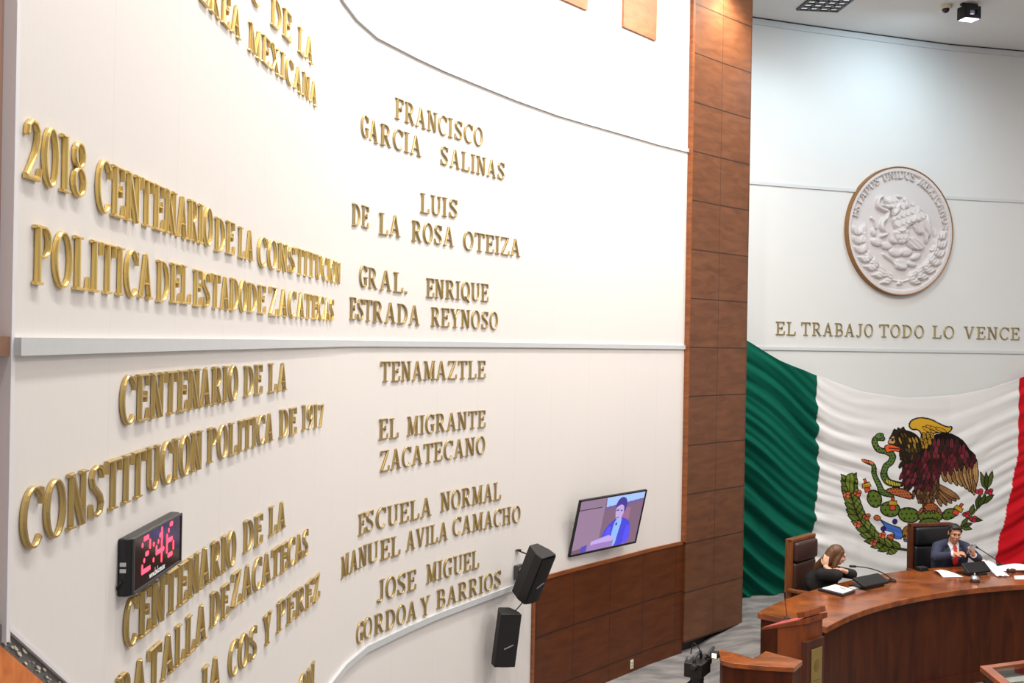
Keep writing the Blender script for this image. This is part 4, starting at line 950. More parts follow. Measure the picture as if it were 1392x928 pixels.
r2, inv2 = build_speaker(Vector((.0155, 9.00, .854)), .357, .096, -.082, .97, 'lower black wall loudspeaker hanging upright under the tilted one', 8.60, .78, True)
mb = MB(); w0 = wpos(WP, 8.80, .004)
wq = wpos(WP, 8.80, .03)
mb.tube([(w0[0], w0[1], 1.50), (wq[0] + .02, wq[1], 1.485), (wq[0] + .07, wq[1] - .02, 1.47), (wq[0] + .10, wq[1] - .01, 1.44), (wq[0] + .16, wq[1] - .03, 1.40), (.245, 9.27, 1.36)], .007, 6)
mb.lathe([(.0, 0), (.03, 0), (.03, .006), (0, .006)], 12, (w0[0] + .006, w0[1] - .004, 1.50))
tag(obj('speaker_cable', mb, M['blackm']), 'short cable from a wall hole to the upper loudspeaker', 'cable')
mb = MB(); mb.tube([(.16, 9.20, 1.18), (.11, 9.15, 1.12), (.075, 9.10, 1.09), (.055, 9.08, 1.075)], .005, 6)
tag(obj('speaker_cable', mb, M['blackm']), 'thin black cable linking the upper loudspeaker to the lower one', 'cable')

# outlet on the wainscot
o = thing('wall_outlet', 'small white outlet plate low on the wood wainscot', 'outlet'); local_frame(o, WP, 10.757, .035, .014)
mb = MB(); mb.box((0, -.004, 0.045), (.055, .008, .09)); obj('cover_plate', mb, mat('ivory_plastic', (.8, .74, .6, 1), .4), o, bevel=.003)
mb = MB()
for z in (.03, .06): mb.box((0, -.009, z), (.026, .003, .02))
obj('socket', mb, mat('socket_face', (.5, .45, .36, 1), .5), o)

# ------------------------------------------------------------------ ceiling fittings
def build_louvre():
    root = thing('ceiling_light', 'square recessed ceiling light with dark louvre cells above the pier', 'ceiling light', (3.72, 13.36, H_CEIL), .10)
    mb = MB(); W_, H_ = .50, .50
    for s_ in (-1, 1): mb.box((s_ * W_ / 2, 0, -.012), (.03, H_ + .03, .024)); mb.box((0, s_ * H_ / 2, -.012), (W_ + .03, .03, .024))
    for i in range(1, 4): mb.box((-W_ / 2 + W_ * i / 4, 0, -.012), (.035, H_, .024)); mb.box((0, -H_ / 2 + H_ * i / 4, -.012), (W_, .040, .024))
    mb.box((0, 0, -.001), (W_, H_, .002)); obj('louvre_frame', mb, mat('dark_louvre', (.025, .024, .03, 1), .4), root)
    rm = mat('louvre_reflector', (.8, .8, .8, 1), .3, emis=(1, .98, .95, 1), estr=.35)
    for i in range(4):
        for j in range(4):
            mb = MB(); mb.box((-W_ / 2 + W_ * (i + .5) / 4, -H_ / 2 + H_ * (j + .5) / 4, -.008), (.075, .060, .008))
            obj('reflector_cell', mb, rm, root)
build_louvre()
def build_flood():
    root = thing('flood_light', 'black box floodlight glowing violet white on the ceiling', 'floodlight', (5.43, 13.28, H_CEIL), .25); root.scale = (.82, .82, .82)
    mb = MB(); mb.tube([(-.11, 0, -.03), (-.11, 0, -.14), (-.11, .0, -.16)], .012, 6); mb.tube([(.11, 0, -.03), (.11, 0, -.16)], .012, 6); mb.box((0, 0, -.02), (.26, .06, .03)); obj('yoke', mb, M['blackm'], root)
    mb = MB(); Rt = Matrix.Rotation(-.35, 3, 'X')
    for c, d in [((0, .09, -.15), (.26, .02, .17)), ((-.12, 0, -.15), (.02, .2, .17)), ((.12, 0, -.15), (.02, .2, .17)), ((0, 0, -.065), (.26, .2, .02)), ((0, -.09, -.21), (.26, .02, .05)), ((0, -.09, -.085), (.26, .02, .04)), ((-.09, -.09, -.15), (.08, .02, .1)), ((.10, -.09, -.15), (.05, .02, .1))]: mb.box(c, d)
    obj('housing', mb, M['black'], root, bevel=.005)
    mb = MB(); mb.box((0, 0, -.236), (.22, .17, .012)); l = obj('lens', mb, mat('flood_lens', (.5, .5, .6, 1), .2, emis=(.62, .55, 1, 1), estr=5), root); l['label'] = 'glowing violet white lens'
    mb = MB(); mb.box((-.01, -.03, -.145), (.09, .10, .05)); obj('ballast', mb, mat('ballast_grey', (.45, .45, .42, 1), .5), root)
build_flood()
def build_dome():
    root = thing('dome_camera', 'small dark dome camera on a cream mount on the ceiling', 'camera', (5.18, 13.36, H_CEIL), 0)
    mb = MB(); mb.lathe([(.0, 0), (.075, 0), (.075, -.03), (.06, -.045), (0, -.045)], 24); obj('mount', mb, mat('cream_plastic', (.62, .56, .42, 1), .5), root, smooth='angle')
    mb = MB(); mb.ball((0, 0, -.05), (.045, .045, .045)); obj('dome', mb, mat('dark_dome', (.02, .015, .03, 1), .1), root, smooth=True)
build_dome()
# ------------------------------------------------------------------ dais and long curved desk
DC = Vector((6.533, 6.622)); RF = 4.668; HD = 0.95; DZ = 0.15
def pol(r, a, c=DC): return (c.x + r * math.cos(R_(a)), c.y + r * math.sin(R_(a)))
def rback(a): return float(np.interp(a, [60, 115, 125, 132, 145], [5.62, 5.575, 5.46, 5.40, 5.325]))
def arc_solid(mb, r0, r1, a0, a1, z0, z1, n=44, ea=0.0):
    """annular sector solid; r may be functions of the angle; ea skews the a0 end"""
    f = lambda r, a: r(a) if callable(r) else r
    vs = []
    for i in range(n + 1):
        a = a0 + (a1 - a0) * i / n
        b = a + ea * (1 - i / n)
        p, q = pol(f(r0, a), a), pol(f(r1, b), b)
        vs += [(p[0], p[1], z0), (q[0], q[1], z0), (q[0], q[1], z1), (p[0], p[1], z1)]
    fs = [(i * 4 + k, i * 4 + (k + 1) % 4, (i + 1) * 4 + (k + 1) % 4, (i + 1) * 4 + k) for i in range(n) for k in range(4)]
    fs += [(0, 3, 2, 1), (n * 4, n * 4 + 1, n * 4 + 2, n * 4 + 3)]
    mb.add(vs, fs)
mb = MB(); mb.prism([pol(4.95, a) for a in np.linspace(138.5, 62, 40)] + [(9.6, 12.0), (9.6, 15.45)] + [tuple(wpos(BP, s, .03)) for s in (6.2, 5.2, 4.2, 3.4, 2.6, 1.8, 1.0, .4, .05)] + [(2.34, 9.98)], 0, DZ); E_ = [(1.9, 9.75), (2.2, 13.3)]; Lq = [(2.34, 9.98), tuple(wpos(BP, .05, .03))]
mb.add([(Lq[0][0], Lq[0][1], DZ), (Lq[1][0], Lq[1][1], DZ), (E_[1][0], E_[1][1], .001), (E_[0][0], E_[0][1], .001), (Lq[0][0], Lq[0][1], 0)], [(0, 1, 2, 3), (0, 3, 4)]); o = struct(obj('floor_dais', mb, bpy.data.materials['grey_carpet']))
DT = (0, 0, 0)
desk = thing('curved_desk', 'long curved mahogany presidium desk in front of the flag', 'desk', (pol(5, 120)[0], pol(5, 120)[1], 0))
L0 = desk.location.copy(); inv = lambda mb: [setattr(mb, 'v', [(x - L0.x, y - L0.y, z) for x, y, z in mb.v]), mb][1]
mb = MB(); arc_solid(mb, RF, rback, 145.5, 62, HD - .055, HD, 60, -1.2); o = obj('desk_top', inv(mb), M['wood_top'], desk, bevel=.006); o['label'] = 'polished glossy top with wavy grain'
mb = MB(); arc_solid(mb, RF + .05, RF + .085, 144.6, 62, 0, HD - .055, 60); obj('front_panel', inv(mb), M['wood_desk'], desk)
def bar(mb, p, q, w, z0, z1):
    p, q = Vector(p), Vector(q); t = (q - p).normalized(); n = Vector((-t.y, t.x)) * w / 2
    mb.prism([tuple(p + n), tuple(p - n), tuple(q - n), tuple(q + n)], z0, z1)
mb = MB(); bar(mb, pol(RF + .09, 144.9), pol(5.30, 143.9), .04, 0, HD - .055); obj('end_panel', inv(mb), M['wood_desk'], desk)
mb = MB(); arc_solid(mb, lambda a: rback(a) - .46, lambda a: rback(a) - .42, 142.8, 62, .25, HD - .055, 40); obj('modesty_panel', inv(mb), M['wood_desk'], desk)
mb = MB(); arc_solid(mb, RF + .035, RF + .05, 144.6, 62, 0, .10, 60); obj('plinth', inv(mb), M['wood_desk'], desk)

# ------------------------------------------------------------------ high-backed chairs
def make_chair(label, leather, frame, loc, rz, lname):
    root = thing('executive_chair', label, 'chair', loc, rz, 'high backed wooden chairs behind the desk')
    W_ = .50
    mb = MB(); mb.box((0, .285, .66), (W_ + .04, .035, 1.02)); obj('back_board', mb, frame, root, bevel=.006)
    mb = MB()
    for s in (-1, 1): mb.box((s * (W_ / 2 + .005), .25, .68), (.035, .055, .98))
    mb.box((0, .25, 1.155), (W_ + .045, .06, .035)); obj('back_frame', mb, frame, root, bevel=.005)
    for nm, z, hgt, d in (('headrest', 1.035, .20, .105), ('backrest', .69, .47, .085)):
        mb = MB(); mb.box((0, .235 - d / 2 + .04, z), (W_ - .03, d, hgt)); o = obj(nm, mb, leather, root, bevel=.03, seg=4, smooth=True); o['label'] = lname + ' leather ' + nm
    mb = MB(); mb.box((0, -.02, .54), (W_ - .01, .50, .12)); obj('seat', mb, leather, root, bevel=.035, seg=4, smooth=True)
    mb = MB(); mb.box((0, -.02, .45), (W_, .50, .06)); obj('seat_frame', mb, frame, root, bevel=.005)
    for s in (-1, 1):
        mb = MB(); mb.box((s * (W_ / 2 + .035), -.01, .655), (.055, .52, .035)); mb.box((s * (W_ / 2 + .035), -.235, .54), (.045, .045, .22)); obj('armrest', mb, frame, root, bevel=.008)
    for x in (-1, 1):
        for y in (-.22, .24):
            mb = MB(); mb.prism([(x * .22 - .025, y - .025), (x * .22 + .025, y - .025), (x * .22 + .025, y + .025), (x * .22 - .025, y + .025)], 0, .43); obj('leg', mb, frame, root, bevel=.004)
    return root
chair_wood = make_wood('chair_wood', srgb(150, 90, 48), srgb(104, 56, 28), .35, coat=.2, grain=(12, 12, 2))
chair_dark = make_wood('dark_chair_wood', srgb(112, 58, 32), srgb(78, 36, 18), .35, coat=.2, grain=(12, 12, 2))
br_l = mat('brown_leather', srgb(66, 40, 32), .38, noise=.25, nscale=9, bump=.15); bk_l = mat('black_leather', (.010, .010, .012, 1), .35, noise=.2, nscale=9, bump=.15)
wa = .86
make_chair('wooden armchair with brown leather back behind the woman in black', br_l, chair_wood, (3.25, 11.36, DZ), wa, 'brown')
make_chair('tall black leather chair with dark wood frame behind the man', bk_l, chair_dark, (4.86, 12.30, DZ), .27, 'black')

# ------------------------------------------------------------------ people
def remesh(o, vox, it=4, fac=.5):
    r = o.modifiers.new('skin', 'REMESH'); r.mode = 'VOXEL'; r.voxel_size = vox; r.use_smooth_shade = True
    s = o.modifiers.new('soft', 'SMOOTH'); s.iterations = it; s.factor = fac
    return o
def hand(mb, w, d, up, side, curl=.5, k=1.0, thumb=1):
    """palm, four bent fingers and a thumb: w wrist, d pointing direction, up back of hand, side thumb side"""
    w = Vector(w); d = Vector(d).normalized(); up = Vector(up); up = (up - up.dot(d) * d).normalized(); s = d.cross(up).normalized() * thumb
    Rm = Matrix((s, d, up)).transposed()
    mb.ball(w + d * .045 * k, (.040 * k, .050 * k, .016 * k), Rm, 12, 8)
    for i, (x, ln_) in enumerate([(.030, .070), (.010, .080), (-.010, .074), (-.029, .058)]):
        b = w + d * .085 * k + s * x * k; m = b + (d * math.cos(curl * .7) - up * math.sin(curl * .7)) * ln_ * .5 * k
        e = m + (d * math.cos(curl * 1.7) - up * math.sin(curl * 1.7)) * ln_ * .5 * k
        mb.limb([b - d * .02 * k, b, m, e], [.0095 * k, .0095 * k, .0085 * k, .0072 * k], 8)
    b = w + d * .03 * k + s * .034 * k; m = b + (s * .6 + d * .75 - up * .25).normalized() * .035 * k; e = m + (d * .9 + s * .15 - up * .35).normalized() * .032 * k
    mb.limb([b - s * .012 * k, b, m, e], [.012 * k, .012 * k, .0105 * k, .0085 * k], 8)
def head(mb, c, Rh, k=1.0):
    c = Vector(c); T = lambda p: c + Rh @ (Vector(p) * k)
    mb.ball(T((0, .012, .028)), (.074 * k, .094 * k, .088 * k), Rh, 20, 14)
    mb.ball(T((0, -.022, -.035)), (.062 * k, .070 * k, .080 * k), Rh, 18, 12)
    mb.ball(T((0, -.052, -.090)), (.030 * k, .028 * k, .026 * k), Rh, 12, 8)
    mb.limb([T((0, -.088, .018)), T((0, -.108, -.022)), T((0, -.106, -.030))], [.010 * k, .014 * k, .013 * k], 8)
    for s in (-1, 1):
        mb.ball(T((s * .014, -.096, -.032)), (.010 * k,) * 3, None, 8, 6)
        mb.ball(T((s * .077, .012, -.008)), (.010 * k, .020 * k, .032 * k), Rh, 10, 8)
        mb.ball(T((s * .040, -.070, -.026)), (.024 * k, .020 * k, .020 * k), Rh, 10, 8)
    mb.limb([T((-.045, -.082, .030)), T((0, -.093, .032)), T((.045, -.082, .030))], [.012 * k, .012 * k, .012 * k], 8)
    mb.limb([T((-.020, -.086, -.062)), T((0, -.093, -.062)), T((.020, -.086, -.062))], [.010 * k, .012 * k, .010 * k], 8)
    return T
def face_parts(root, c, Rh, k, browm, lipm):
    c = Vector(c); T = lambda p: c + Rh @ (Vector(p) * k)
    eyew = mat('eye_white', (.30, .27, .25, 1), .4); iris = mat('dark_iris', (.02, .012, .01, 1), .2)
    for s in (-1, 1):
        mb = MB(); mb.ball(T((s * .031, -.076, .006)), (.013 * k, .010 * k, .008 * k), Rh, 12, 8); e = obj('eye', mb, eyew, root, smooth=True)
        mb = MB(); mb.ball(T((s * .031, -.084, .006)), (.0065 * k, .004 * k, .007 * k), Rh, 10, 8); i = obj('iris', mb, iris, e, smooth=True)
        mb = MB(); mb.limb([T((s * .016, -.098, .026)), T((s * .034, -.094, .033)), T((s * .052, -.082, .026))], [.0045 * k, .0055 * k, .003 * k], 8); obj('eyebrow', mb, browm, root, smooth=True)
    mb = MB(); mb.limb([T((-.024, -.091, -.062)), T((0, -.103, -.060)), T((.024, -.091, -.062))], [.003 * k, .0055 * k, .003 * k], 8); mb.limb([T((-.020, -.092, -.067)), T((0, -.102, -.069)), T((.020, -.092, -.067))], [.003 * k, .006 * k, .003 * k], 8); obj('lips', mb, lipm, root, smooth=True)
skin = mat('skin', srgb(206, 150, 120), .5, noise=.10, nscale=12); skin2 = mat('fair_skin', srgb(226, 176, 150), .5, noise=.08, nscale=12)
hairb = mat('black_hair', (.012, .010, .009, 1), .45, noise=.4, nscale=60); lip = mat('lips', srgb(170, 96, 84), .45)
def man():
    root = thing('person', 'man in navy suit and red tie at the desk looking over his phone', 'person', (4.85, 12.215, DZ + .165), 0.0); root.scale = (.86, .86, .86)
    Rh = Matrix.Rotation(-.05, 3, 'Z') @ Matrix.Rotation(.20, 3, 'X') @ Matrix.Rotation(.05, 3, 'Y'); hc = (.0, -.25, 1.145)
    HK = .93; sh = .195; RE, LE = Vector((-.255, -.33, .845)), Vector((.245, -.36, .845)); RW, LW = Vector((-.085, -.47, .925)), Vector((.135, -.50, .925))
    mb = MB(); head(mb, hc, Rh, HK)
    mb.limb([(0, -.17, .98), (0, -.21, 1.06)], [.060, .056])
    mb.limb([(0, 0, .66), (0, -.06, .74), (0, -.12, .85)], [.12, .11, .10])
    for s, E_, W_ in ((-1, RE, RW), (1, LE, LW)):
        mb.limb([(s * .15, -.15, .95), (s * .18, -.17, .94), E_, W_], [.05, .05, .042, .028])
        mb.limb([(s * .08, 0, .60), (s * .09, -.42, .55), (s * .10, -.44, -.06)], [.075, .060, .045]); mb.limb([(s * .10, -.42, -.135), (s * .10, -.58, -.145)], [.035, .03])
    hand(mb, RW, (.75, -.55, .25), (-.2, -.35, 1), 1, .75, .95, 1)
    hand(mb, LW, (-.25, -.50, .80), (.6, -.9, -.1), 1, 1.0, .95, -1)
    b = obj('body', mb, skin, root); remesh(b, .0055, 3)
    face_parts(root, hc, Rh, HK, hairb, lip)
    # hair
    mb = MB(); c = Vector(hc); T = lambda p: c + Rh @ (Vector(p) * HK)
    mb.ball(T((0, .030, .042)), (.077, .086, .080), Rh, 20, 14); mb.limb([T((-.045, -.056, .088)), T((0, -.064, .098)), T((.048, -.052, .089))], [.020, .023, .020]); mb.ball(T((0, .06, -.005)), (.07, .055, .07), Rh)
    for s in (-1, 1): mb.limb([T((s * .074, -.030, .055)), T((s * .077, -.018, .010))], [.016, .009])
    h = obj('hair', mb, hairb, root); remesh(h, .006, 2); h['label'] = 'short black hair'
    # suit
    suit = mat('navy_suit', srgb(52, 58, 82), .8, noise=.2, nscale=120); white = mat('white_shirt', (.82, .83, .86, 1), .7); red = mat('red_tie', srgb(214, 34, 34), .55, noise=.15, nscale=90)
    mb = MB()
    mb.limb([(0, .0, .71), (0, -.06, .77), (0, -.12, .86)], [.155, .155, .145])
    mb.limb([(-.10, -.07, .66), (-.115, -.125, .86), (-.13, -.145, .955)], [.12, .115, .075]); mb.limb([(.10, -.07, .66), (.115, -.125, .86), (.13, -.145, .955)], [.12, .115, .075])
    mb.limb([(-.178, -.155, .955), (-.07, -.16, 1.005), (.07, -.16, 1.005), (.178, -.155, .955)], [.068, .055, .055, .068])
    for s, E_, W_ in ((-1, RE, RW), (1, LE, LW)):
        mb.limb([(s * .175, -.16, .945), E_ + Vector((s * .01, .02, .005)), W_ + (E_ - W_) * .18], [.074, .060, .043])
    j = obj('jacket', mb, suit, root); remesh(j, .009, 4)
    mb = MB()
    for s in (-1, 1): mb.limb([(s * .08, 0, .625), (s * .09, -.43, .575), (s * .10, -.45, -.06)], [.088, .075, .06])
    t = obj('trousers', mb, suit, root); remesh(t, .012, 3)
    def fr(x, z, off=0.0):                       # point on the chest front
        return (x, float(np.interp(z, [.74, .80, .86, .91, .955, .985, 1.03], [-.247, -.268, -.280, -.275, -.254, -.236, -.208])) + .75 * x * x - off, z)
    mb = MB(); rows = [(.065, 1.02), (.062, .98), (.055, .93), (.040, .87), (.020, .80), (.006, .75)]
    vs = []; n = 6
    for w, z in rows: vs += [fr(w * (2 * i / n - 1), z, .003) for i in range(n + 1)]
    fs = [(r * (n + 1) + i, r * (n + 1) + i + 1, (r + 1) * (n + 1) + i + 1, (r + 1) * (n + 1) + i) for r in range(len(rows) - 1) for i in range(n)]
    mb.add(vs, fs); so = obj('shirt_front', mb, white, root, smooth=True); sd = so.modifiers.new('thick', 'SOLIDIFY'); sd.thickness = .03; sd.offset = 1
    for s in (-1, 1):
        mb = MB(); mb.add([(s * .005, -.262, .985), (s * .055, -.232, 1.035), (s * .072, -.215, 1.005), (s * .045, -.268, .945), (s * .005, -.242, .985), (s * .055, -.212, 1.035), (s * .072, -.195, 1.005), (s * .045, -.247, .945)], [(0, 1, 2, 3), (7, 6, 5, 4), (0, 4, 5, 1), (1, 5, 6, 2), (2, 6, 7, 3), (3, 7, 4, 0)]); obj('collar_wing', mb, white, root)
    mb = MB(); prof = [(.017, .985), (.020, .965), (.013, .945), (.020, .90), (.027, .84), (.030, .78), (.004, .745)]
    vs = []
    for w, z in prof: vs += [fr(-w, z, .008), fr(0, z, .016), fr(w, z, .008)]
    mb.add(vs, [(r * 3 + i, r * 3 + i + 1, r * 3 + i + 4, r * 3 + i + 3) for r in range(len(prof) - 1) for i in range(2)]); to = obj('necktie', mb, red, root); sd = to.modifiers.new('thick', 'SOLIDIFY'); sd.thickness = .012; sd.offset = -1; to['label'] = 'plain red necktie'
    for s, E_, W_ in ((-1, RE, RW), (1, LE, LW)):
        d = (E_ - W_).normalized(); mb = MB(); mb.tube([W_ + d * .004, W_ + d * .045], [.037, .040], 16); obj('shirt_cuff', mb, white, root, smooth='angle')
    for s in (-1, 1):                            # lapels
        mb = MB(); P = [fr(s * .066, .985, .004), fr(s * .058, .93, .008), fr(s * .026, .80, .010), fr(s * .010, .755, .008), fr(s * .075, .845, .006), fr(s * .105, .915, .004), fr(s * .080, .93, .006), fr(s * .092, .96, .004)]
        mb.add(P, [tuple(range(8)) if s < 0 else tuple(range(8))[::-1]]); lo = obj('lapel', mb, mat('lapel_cloth', srgb(46, 50, 72), .8), root); sd = lo.modifiers.new('thick', 'SOLIDIFY'); sd.thickness = .008; sd.offset = 0
    mb = MB(); q = fr(.098, .90, .014); mb.ball(q, (.010, .004, .010)); pn = obj('lapel_pin', mb, mat('pin_gold', (.75, .65, .4, 1), .3, .8), root); pn['label'] = 'small round pale pin'
man()
ph = thing('mobile_phone', 'silver grey phone held up by the man in the navy suit', 'phone', (4.93, 11.745, DZ + .165 + .865), 0); ph.rotation_euler = (.45, .05, .30)
mb = MB(); mb.box((0, 0, 0), (.072, .009, .125)); obj('case', mb, mat('phone_silver', (.45, .45, .47, 1), .35, .4), ph, bevel=.003)
mb = MB(); mb.box((0, .005, 0), (.064, .002, .112)); obj('screen', mb, M['black'], ph)
mb = MB(); mb.ball((-.02, -.005, .045), (.008, .003, .008)); obj('camera_lens', mb, M['black'], ph)

def woman():
    root = thing('person', 'woman in black with long brown hair resting her head on her hand', 'person', (3.165, 11.315, DZ + .145), wa); root.scale = (.83, .83, .83)
    Rh = Matrix.Rotation(.75, 3, 'Z') @ Matrix.Rotation(.28, 3, 'X'); hc = (0.0, -.265, 1.085)
    RE, RW = Vector((-.215, -.36, .89)), Vector((-.160, -.185, .955)); LE, LW = Vector((.08, -.42, .865)), Vector((-.045, -.335, .925))
    mb = MB(); head(mb, hc, Rh, .95)
    mb.limb([(0, -.15, .90), (0, -.22, .985)], [.052, .048])
    mb.limb([(0, 0, .66), (0, -.05, .73), (0, -.11, .82)], [.11, .10, .09])
    for s, E_, W_ in ((-1, RE, RW), (1, LE, LW)):
        mb.limb([(s * .14, -.12, .87), (s * .165, -.14, .86), E_, W_], [.045, .045, .036, .025])
        mb.limb([(s * .08, 0, .70), (s * .08, -.48, .60), (s * .08, -.50, -.02)], [.07, .055, .04]); mb.limb([(s * .08, -.48, -.13), (s * .08, -.62, -.14)], [.03, .025])
    hand(mb, RW, (.12, -.02, 1), (-1, -.1, .12), 1, .35, .98, -1)
    hand(mb, LW, (-.85, .45, .10), (-.1, -.3, 1), 1, .7, .92, 1)
    b = obj('body', mb, skin2, root); remesh(b, .0055, 3)
    hairm = mat('brown_hair', srgb(112, 76, 46), .4, noise=.45, nscale=26); face_parts(root, hc, Rh, .95, hairm, lip)
    mb = MB(); c = Vector(hc); T = lambda p: c + Rh @ (Vector(p) * .95)
    mb.ball(T((0, .026, .040)), (.088, .098, .092), Rh, 20, 14)
    mb.limb([T((0, .07, .02)), T((0, .105, -.09)), (.0, -.035, .90), (.0, .01, .78)], [.075, .072, .075, .05])
    for s in (-1, 1): mb.limb([T((s * .066, -.015, .055)), T((s * .072, .008, -.04)), T((s * .070, .02, -.13)), T((s * .06, .03, -.20))], [.026, .032, .032, .02])
    h = obj('hair', mb, hairm, root); remesh(h, .007, 3); h['label'] = 'long loose brown hair'
    bl = mat('black_cloth', (.010, .010, .012, 1), .85, noise=.2, nscale=60); mb = MB()
    mb.limb([(0, .0, .72), (0, -.05, .76), (0, -.10, .82)], [.15, .145, .13])
    mb.limb([(-.17, -.14, .865), (-.07, -.145, .905), (.07, -.145, .905), (.17, -.14, .865)], [.062, .055, .055, .062])
    mb.limb([(-.08, -.05, .69), (-.10, -.11, .82)], [.11, .09]); mb.limb([(.08, -.05, .69), (.10, -.11, .82)], [.11, .09])
    mb.limb([(-.165, -.145, .855), RE, RE + (RW - RE) * .20], [.080, .072, .058]); mb.limb([(0, -.10, .78), (0, -.19, .80)], [.13, .10]); mb.limb([(.165, -.145, .855), LE, LE + (LW - LE) * .22], [.070, .064, .054])
    j = obj('jacket', mb, bl, root); remesh(j, .009, 4)
    mb = MB()
    for s in (-1, 1): mb.limb([(s * .08, 0, .705), (s * .08, -.49, .60), (s * .08, -.51, -.05)], [.085, .065, .05])
    t = obj('trousers', mb, bl, root); remesh(t, .012, 3)
woman()

# ------------------------------------------------------------------ things on the long desk
def sheet(name, label, quad, z, lift=None, group=None, n=8, m=None):
    """a sheet of paper laid over a quad, slightly curled"""
    q = [Vector(p) for p in quad]; mb = MB(); vs = []
    for i in range(n + 1):
        for k in range(n + 1):
            u, v = i / n, k / n; p = q[0] * (1 - u) * (1 - v) + q[1] * u * (1 - v) + q[2] * u * v + q[3] * (1 - u) * v
            vs.append((p.x, p.y, z + .0016 + (lift(u, v) if lift else 0)))
    mb.add(vs, [(i * (n + 1) + k, (i + 1) * (n + 1) + k, (i + 1) * (n + 1) + k + 1, i * (n + 1) + k + 1) for i in range(n) for k in range(n)])
    o = obj(name, mb, m or M['white'], smooth=True); s = o.modifiers.new('thick', 'SOLIDIFY'); s.thickness = .0025; s.offset = 0
    return tag(o, label, 'paper', group)
Z0 = HD
fo = thing('document_folder', 'dark folder holding a white sheet near the left desk end', 'folder', (3.17, 10.615, Z0), 0)
Q = [Vector(p) - Vector((3.17, 10.615)) for p in ((3.205, 10.845), (3.335, 10.585), (3.155, 10.385), (2.99, 10.635))]
mb = MB(); mb.prism([tuple(p) for p in Q], .0, .022); obj('cover', mb, mat('dark_folder', (.02, .014, .022, 1), .4), fo, bevel=.003)
mb = MB(); mb.prism([tuple(p * .84 + Vector((.012, .012))) for p in Q], .0222, .026); p_ = obj('sheet', mb, M['white'], fo); p_['label'] = 'white sheet with a pen mark'
mb = MB(); mb.tube([(.04, .05, .028), (.075, -.02, .028)], .003, 6); obj('pen', mb, M['black'], fo)
sheet('paper_sheet', 'loose white sheet behind the black screen beside the woman', [(3.60, 11.17), (3.745, 11.30), (3.80, 11.17), (3.655, 11.06)], Z0 + .001, lambda u, v: .004 * u, 'loose papers on the long desk')
sheet('paper_sheet', 'small white sheet between the folder and the black screen', [(3.33, 10.80), (3.47, 10.90), (3.51, 10.83), (3.37, 10.73)], Z0 + .001, None, 'loose papers on the long desk')
def monitor(label, c, rz, W_, H_, tilt):
    root = thing('desk_screen', label, 'screen', (c[0], c[1], Z0), rz, 'low black screens on the long desk')
    mb = MB(); mb.box((0, .03, .008), (W_ * .72, .20, .016)); obj('base', mb, M['black'], root, bevel=.004)
    Rt = Matrix.Rotation(-tilt, 3, 'X')             # leans back towards the viewer side
    cc = Vector((0, -.02, .03 + H_ / 2 * math.cos(tilt)))
    mb = MB(); mb.box(cc, (W_, .028, H_), Rt); obj('back_shell', mb, M['black'], root, bevel=.006)
    mb = MB(); mb.box(cc + Rt @ Vector((0, .0155, 0)), (W_ - .03, .003, H_ - .03), Rt); obj('display', mb, mat('screen_glass', (.02, .02, .024, 1), .1), root)
    mb = MB(); mb.tube([(0, .03, .014), (0, .0, .05), cc], .014, 8); obj('stand', mb, M['blackm'], root)
    return root
monitor('low black tilted screen between the woman and the bell', (3.56, 10.87), .66, .42, .15, 1.15)
monitor('low black screen seen from behind in front of the man', (4.88, 11.55), .46, .33, .13, .85)
def gooseneck(label, base, tip, bend, group='gooseneck microphones', k=1.0):
    root = thing('gooseneck_microphone', label, 'microphone', base, 0, group); B = Vector(base); t = Vector(tip) - B; b = Vector(bend) - B
    mb = MB(); mb.lathe([(.0, 0), (.045 * k, 0), (.045 * k, .012 * k), (.03 * k, .022 * k), (0, .022 * k)], 20); obj('base', mb, M['black'], root, smooth='angle')
    pts = [(Vector((0, 0, .02)) * (1 - u) ** 2 + b * 2 * u * (1 - u) + t * u * u) for u in np.linspace(0, 1, 14)]
    mb = MB(); mb.tube(pts, .0055 * k, 8); obj('neck', mb, M['blackm'], root, smooth=True)
    d = (pts[-1] - pts[-2]).normalized(); mb = MB(); mb.limb([pts[-1] - d * .01, pts[-1] + d * .045], [.011 * k, .013 * k], 10); obj('capsule', mb, M['black'], root, smooth=True)
gooseneck('black gooseneck microphone pointing at the woman in black', (3.87, 11.12, Z0 + .001), (3.46, 11.02, 1.115), (3.72, 11.06, 1.10))
gooseneck('black gooseneck microphone right of the man in the navy suit', (5.37, 12.03, Z0 + .001), (5.06, 11.92, 1.165), (5.25, 11.97, 1.06))
be = thing('desk_bell', 'round silver call bell on a black base at the desk front', 'bell', (4.725, 11.17, Z0), 0)
mb = MB(); mb.lathe([(0, 0), (.05, 0), (.05, .012), (.044, .018), (0, .018)], 28); obj('base', mb, M['black'], be, smooth='angle')
mb = MB(); mb.lathe([(.046, .022), (.045, .034), (.038, .052), (.024, .064), (.008, .069), (.0, .069)], 28); mb.lathe([(0, .069), (.006, .069), (.006, .080), (.010, .083), (.006, .090), (0, .090)], 14); bd = obj('dome', mb, M['steel'], be, smooth=True); bd['label'] = 'shiny silver dome and button'
sheet('paper_sheet', 'wavy white papers left of the low screen before the man', [(4.47, 11.60), (4.60, 11.70), (4.70, 11.38), (4.47, 11.34)], Z0 + .004, lambda u, v: .030 * math.sin(math.pi * (1 - v) * .8) * (1 - u * .6), 'loose papers on the long desk')
sheet('paper_sheet', 'tall rumpled white papers right of the low screen', [(5.085, 11.85), (5.23, 11.93), (5.20, 11.44), (5.065, 11.42)], Z0 + .004, lambda u, v: .085 * (1 - v) ** 1.3 * (1 - .4 * u) + .012 * abs(math.sin(7 * u)), 'loose papers on the long desk')
